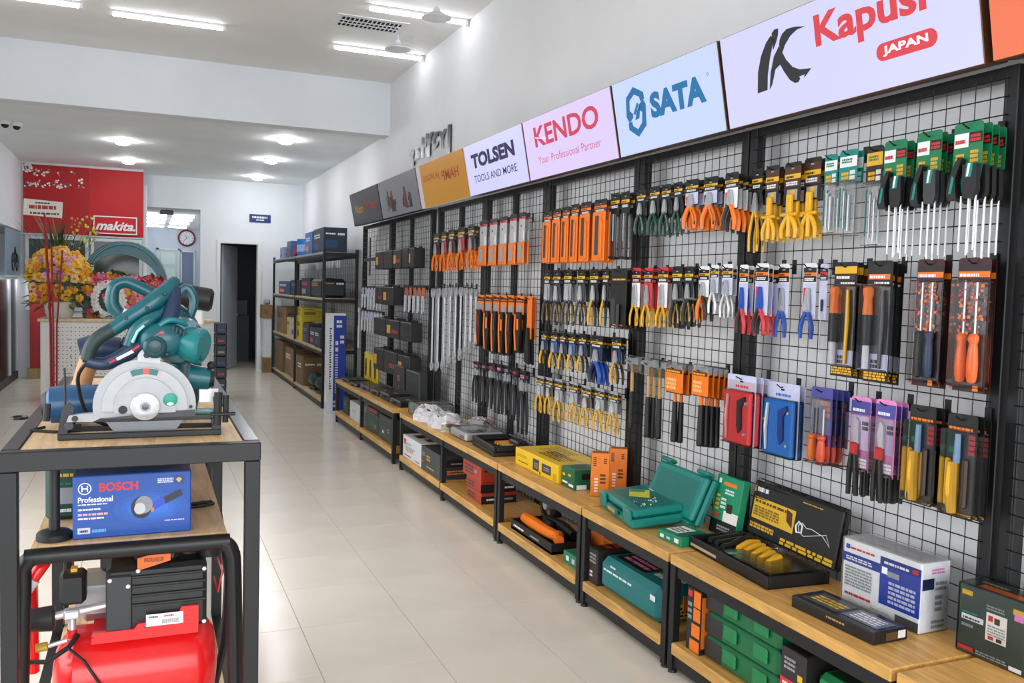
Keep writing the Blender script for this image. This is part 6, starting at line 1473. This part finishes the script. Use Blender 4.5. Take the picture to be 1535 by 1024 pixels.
# black trimmer at the back right
t = thing('blower', 'black cylindrical power tool with yellow label at the table rear', 'power tool', (.14, 3.36, TZ + .0008), R_FRONT)
b = MB(); b.lathe([(0, .03), (.012, .044), (.115, .042), (.125, .03)], (-.04, .37, 0), (1, -.15, .1), BLACKP, 18); b.build('barrel', t)
b = MB(); b.ball((-.025, .385, 0), .04, BLACKP, 14, 8, (1.1, .8, 1)); b.build('motor_dome', t)
b = MB(); b.box(.0, .04, .362, .372, .041, .043, M('d7c72c', .4)); b.build('yellow_label', t, 0)
b = MB(); b.tube([(-.03, .36, 0), (-.05, .3, 0), (-.03, .2, 0), (-.01, .05, 0)], [.026, .03, .034, .04], M('8a8f2c', .45), 12); b.build('grip', t)
b = MB(); b.box(-.09, .07, 0, .05, -.05, .05, BLACKP, bev=.012); b.build('battery_foot', t)
b = MB(); b.box(.005, .05, .26, .32, -.02, .02, M('d9d9d6', .5), bev=.006); b.build('white_tag', t)
goods('brown_part', 'small teal and white hardware card on the table top', 'card', .12, .2, 2.8, 2.9, TZ + .0008, .02, M('3c8f86', .4), [('T', .2, .8, .2, .8, C_WHT, 2)], .1, R_FRONT)

# goods on the inner tier
t = goods('boxed_tool', 'bright blue angle grinder box with red lettering on inner tier', 'box', -.179, .112, 2.505, 2.66, MZ + .0008, .168, M('1b4fa6', .3), (), .02, R_FRONT, .003)
b = MB(); rr = random.Random(3); W, H, D = .291, .168, .0778
for k in range(5):
    q_ = 1 - k * .18; b.prism([(.045 + .095 * q_ * math.cos(i * .393), .072 + .042 * q_ * math.sin(i * .393)) for i in range(16)], D + .00008 * k - .0003, D + .00008 * k, M(('1e56b0', '215dba', '2565c4', '2a6ece', '3078d6')[k], .3))
b.build('blue_glow_print', t, 0)
b = MB(); text_mesh(b, 'BOSCH', -.083, .012, .124, .148, D + .0006, C_RED, .035); b.build('red_lettering', t, 0)
b = MB(); text_mesh(b, 'Professional', -.133, -.05, .097, .112, D + .0006, C_WHT, .02)
dashes(b, -.133, -.06, .09, .094, D + .0006, C_WHT, rr, 1); dashes(b, -.133, -.08, .076, .082, D + .0006, C_WHT, rr, 1); dashes(b, -.133, -.062, .062, .07, D + .0006, P_PINKW, rr, 1); dashes(b, -.133, -.07, .052, .058, D + .0006, C_WHT, rr, 1)
dashes(b, .078, .128, .033, .037, D + .0006, C_LAV, rr, 1); dashes(b, .06, .1, .138, .152, D + .0006, C_LAV, rr, 3); b.build('white_print', t, 0)['kind'] = 'stuff'
b = MB(); b.quad((-.134, .014, D + .0005), (-.104, .014, D + .0005), (-.104, .03, D + .0005), (-.134, .03, D + .0005), C_LAV); dashes(b, -.1, -.066, .016, .027, D + .0006, M('5fa3e6', .4), rr, 1)
dashes(b, -.129, -.109, .018, .026, D + .0009, C_NAVY, rr, 1); b.build('badges', t, 0)['kind'] = 'stuff'
b = MB()
for k in range(24):
    a0, a1 = 2 * math.pi * k / 24, 2 * math.pi * (k + 1) / 24
    q = [(-.117 + r_ * math.cos(a), .134 + r_ * math.sin(a), D + .0006) for r_, a in ((.0135, a0), (.016, a0), (.016, a1), (.0135, a1))]; b.quad(*q, C_WHT)
for sx in (-.008, .005): b.quad((-.117 + sx, .126, D + .0007), (-.114 + sx, .126, D + .0007), (-.114 + sx, .142, D + .0007), (-.117 + sx, .142, D + .0007), C_WHT)
b.quad((-.125, .1325, D + .0007), (-.109, .1325, D + .0007), (-.109, .1355, D + .0007), (-.125, .1355, D + .0007), C_WHT); b.build('round_emblem', t, 0)
b = MB(); b.quad((.10, .134, D + .0005), (.128, .134, D + .0005), (.128, .156, D + .0005), (.10, .156, D + .0005), M('16408c', .3)); b.prism([(.114, .136), (.122, .146), (.114, .152), (.106, .146)], D + .0006, D + .0008, M('c8b84a', .4)); b.build('quality_badge', t, 0)
b = MB()
b.prism([(.045, .085), (.118, .118), (.124, .102), (.052, .066)], D + .0006, D + .001, M('22243a', .4)); b.prism([(.045, .085), (.075, .1), (.08, .08), (.052, .066)], D + .0011, D + .0013, M('2c4cc0', .35))
b.prism([(.02 + .026 * math.cos(k * .393), .075 + .03 * math.sin(k * .393)) for k in range(16)], D + .0014, D + .0016, M('1c1d22', .4)); b.prism([(.026 + .022 * math.cos(k * .393), .082 + .024 * math.sin(k * .393)) for k in range(16)], D + .0017, D + .0018, M('8a8f96', .4)); b.prism([(.016 + .014 * math.cos(k * .393), .072 + .016 * math.sin(k * .393)) for k in range(16)], D + .0019, D + .002, M('c3c6c9', .4)); b.prism([(.044, .07), (.052, .074), (.05, .062), (.044, .062)], D + .0021, D + .0022, C_ORG); b.build('grinder_picture', t, 0)
goods('tool_case', 'dark green tool case behind the blue box on inner tier', 'tool case', -.262, .08, 2.72, 3.0, MZ + .0008, .155, M('12463a', .4), [('F', .1, .3, .3, .6, C_GRY), ('F', .05, .3, .8, .9, P_YB, 1), ('F', .1, .2, .15, .25, C_WHT, 1), ('F', .02, .3, .65, .72, C_GRN, 1)], 0, R_FRONT, .012)
goods('tool_case', 'dark tool case stacked on the dark green one under the table', 'tool case', -.25, .1, 2.74, 3.02, MZ + .1565, .055, M('1a2622', .4), [('F', .1, .6, .3, .6, P_YB, 1)], 0, R_FRONT, .012)
goods('flat_box', 'black flat case at the back of the inner tier', 'box', -.1, .14, 3.2, 3.5, MZ + .0008, .12, M('1b1c1e', .4), [('F', .3, .6, .4, .6, C_GRY, 2)], 0, R_FRONT)
t = thing('pole_foot', 'black pole on a round foot at the left of inner tier', 'stand', (-.222, 2.53, MZ + .0008))
b = MB(); b.lathe([(0, .043), (.016, .043), (.022, .036), (.026, .016)], (0, 0, 0), (0, 0, 1), BLACKP, 28); b.build('round_base', t)
b = MB(); b.lathe([(.0262, .0135), (.24, .0135)], (0, 0, 0), (0, 0, 1), BLACKP, 16); b.build('pole', t)
t = thing('cable_loop', 'short black cable loop beside the blue box', 'cable', (.14, 2.75, MZ + .006))
b = MB(); b.tube([(-.03, 0, 0), (.02, .01, 0), (.05, .03, 0), (.045, .055, 0), (.01, .05, 0), (-.03, .03, 0)], .005, BLACKP, 8); b.build('cable', t)

# air compressor on the lower tier
RT = M('e01d20', .22)
t = thing('air_compressor', 'red air compressor with black motor housing on the lower tier', 'air compressor', (0, 2.63, .3008), R_FRONT)
b = MB(); b.lathe([(-.235, .03), (-.228, .07), (-.21, .105), (-.18, .128), (.13, .128), (.16, .118), (.182, .09), (.19, .04)], (0, .205, 0), (1, 0, 0), RT, 40); b.build('tank', t)
for sx in (-.15, .11):
    b = MB(); b.box(sx - .02, sx + .02, 0, .1, -.08, .08, RT, bev=.006); b.build('foot', t)
b = MB(); b.prism([(-.135, .345), (-.11, .335), (-.10, .325), (.135, .335), (.135, .40), (.09, .40), (.08, .372), (-.02, .365), (-.03, .352), (-.13, .352)], .1, .112, RT); b.box(-.135, .135, .318, .335, -.09, .1, RT); b.build('mounting_plate', t, 0)
b = MB(); b.box(.0, .095, .355, .388, .1125, .1135, M('e8e6e4', .4)); rr = random.Random(9); dashes(b, .008, .03, .378, .384, .114, C_DGRY, rr, 1); dashes(b, .045, .07, .378, .384, .114, C_RED, rr, 1); dashes(b, .04, .085, .36, .372, .114, C_GRY, rr, 3); b.build('rating_plate', t, 0)
MG = M('1a1c1e', .4)
b = MB(); b.box(-.10, .158, .336, .52, -.1, .098, MG, bev=.012); b.build('motor_cover', t)
b = MB(); b.box(-.03, .085, .5205, .57, -.09, .09, MG, bev=.014); b.build('cover_top', t)
for k in range(4):
    b = MB(); b.box(-.095, .155, .41 + k * .026, .418 + k * .026, .0983, .103, M('1a1c1e', .35), bev=.002); b.build('cover_rib', t)
b = MB(); b.box(-.1, -.035, .338, .50, .0985, .106, M('2c2f33', .4), bev=.004); b.build('side_cover', t)
b = MB(); b.add([(-.022, .508, .095), (.062, .53, .095), (.062, .562, .095), (-.022, .542, .095)], [(0, 1, 2, 3)], M('f0702c', .4)); b.add([(-.022, .508, .0985), (.062, .53, .0985), (.062, .562, .0985), (-.022, .542, .0985)], [(0, 1, 2, 3)], M('f0702c', .4)); dashes(b, -.005, .045, .53, .542, .0992, M('8a4018', .4), rr, 3); b.build('orange_warning_label', t, 0)
for k, a in enumerate((.11, .165)):
    b = MB(); b.lathe([(0, .035), (.04, .034), (.045, .028)], (a, .53 - .015 * k, .02), (0, 1, 0), BLACKP, 20); b.build('air_filter', t)
for a, z in ((-.09, .49), (-.09, .345), (-.02, .51), (.15, .35), (-.045, .47), (.15, .5)):
    b = MB(); b.lathe([(0, .006), (.004, .004)], (a, z, .1065), (0, 0, 1), C_WHT, 10); b.build('screw', t)
b = MB(); b.box(-.185, .0, .33, .47, -.12, -.02, M('a9acae', .35, .5), bev=.03); b.build('pump_cylinder', t)
b = MB(); b.box(-.12, -.02, .46, .56, -.11, -.03, BLACKP, bev=.02); b.build('cylinder_head', t)
b = MB(); b.box(-.215, -.15, .42, .505, .0, .07, BLACKP, bev=.01); b.build('pressure_switch', t)
b = MB(); b.box(-.188, -.172, .5055, .515, .02, .05, P_YB); b.build('switch_knob', t)
b = MB(); b.tube([(-.225, .39, .05), (-.1, .405, .05)], .011, CHROME, 12); b.tube([(-.185, .395, .05), (-.185, .345, .05)], .010, CHROME, 12); b.box(-.205, -.165, .38, .405, .035, .068, M('d0d2d4', .3, .3), bev=.004); b.build('pipe_manifold', t)
b = MB(); b.lathe([(0, .013), (.022, .013)], (-.185, .327, .05), (0, 1, 0), RT, 12); b.build('red_collar', t)
b = MB(); b.lathe([(0, .03), (.055, .034), (.06, .025)], (-.285, .385, .05), (1, 0, 0), BLACKP, 18); b.build('pressure_gauge', t)
b = MB(); b.lathe([(0, .012), (.028, .012)], (-.27, .315, .07), (1, .1, 0), M('c9a24a', .3, .5), 10); b.tube([(-.24, .317, .07), (-.195, .327, .07)], .006, CHROME, 8); b.build('brass_valve', t)
b = MB(); b.tube([(-.3, .29, .09), (-.24, .29, .11), (-.19, .315, .09), (-.17, .335, .06)], .007, BLACKP, 8); b.build('rubber_hose', t)
b = MB(); b.tube([(-.19, .325, .12), (-.15, .29, .135), (-.1, .2, .14)], .004, BLACKP, 6); b.build('power_cord', t)
b = MB(); b.tube([(-.325, .1, .14), (-.325, .42, .14), (-.32, .45, .14), (-.255, .545, .13), (-.245, .556, .10), (-.255, .55, .06), (-.285, .48, .0), (-.29, .43, -.03), (-.29, .2, -.06)], .0165, RT, 14); b.build('handle', t)
b = MB(); b.tube([(-.292, .49, .137), (-.268, .524, .134)], .0185, M('c9c9c9', .4), 14); b.build('handle_sticker', t)
t = thing('hose_coil', 'black hose hanging down at the right of the compressor', 'hose', (.2, 2.7, .31))
b = MB(); b.tube([(.0, .05, .6), (.03, .02, .4), (.02, .0, .2), (-.02, .02, .01)], .012, BLACKP, 8); b.build('hose', t)
b = MB(); b.tube([(-.01, .03, .4), (-.0, .0, .36), (.012, .0, .42), (.0, .02, .46)], .003, RT, 6); b.build('red_wire', t)
goods('flat_box', 'small teal and white pack at the right rear of the lower tier', 'box', .06, .2, 3.0, 3.3, .3008, .5, M('c9d0cc', .5), [('F', .1, .9, .8, .95, C_TEAL)], 0, R_FRONT)
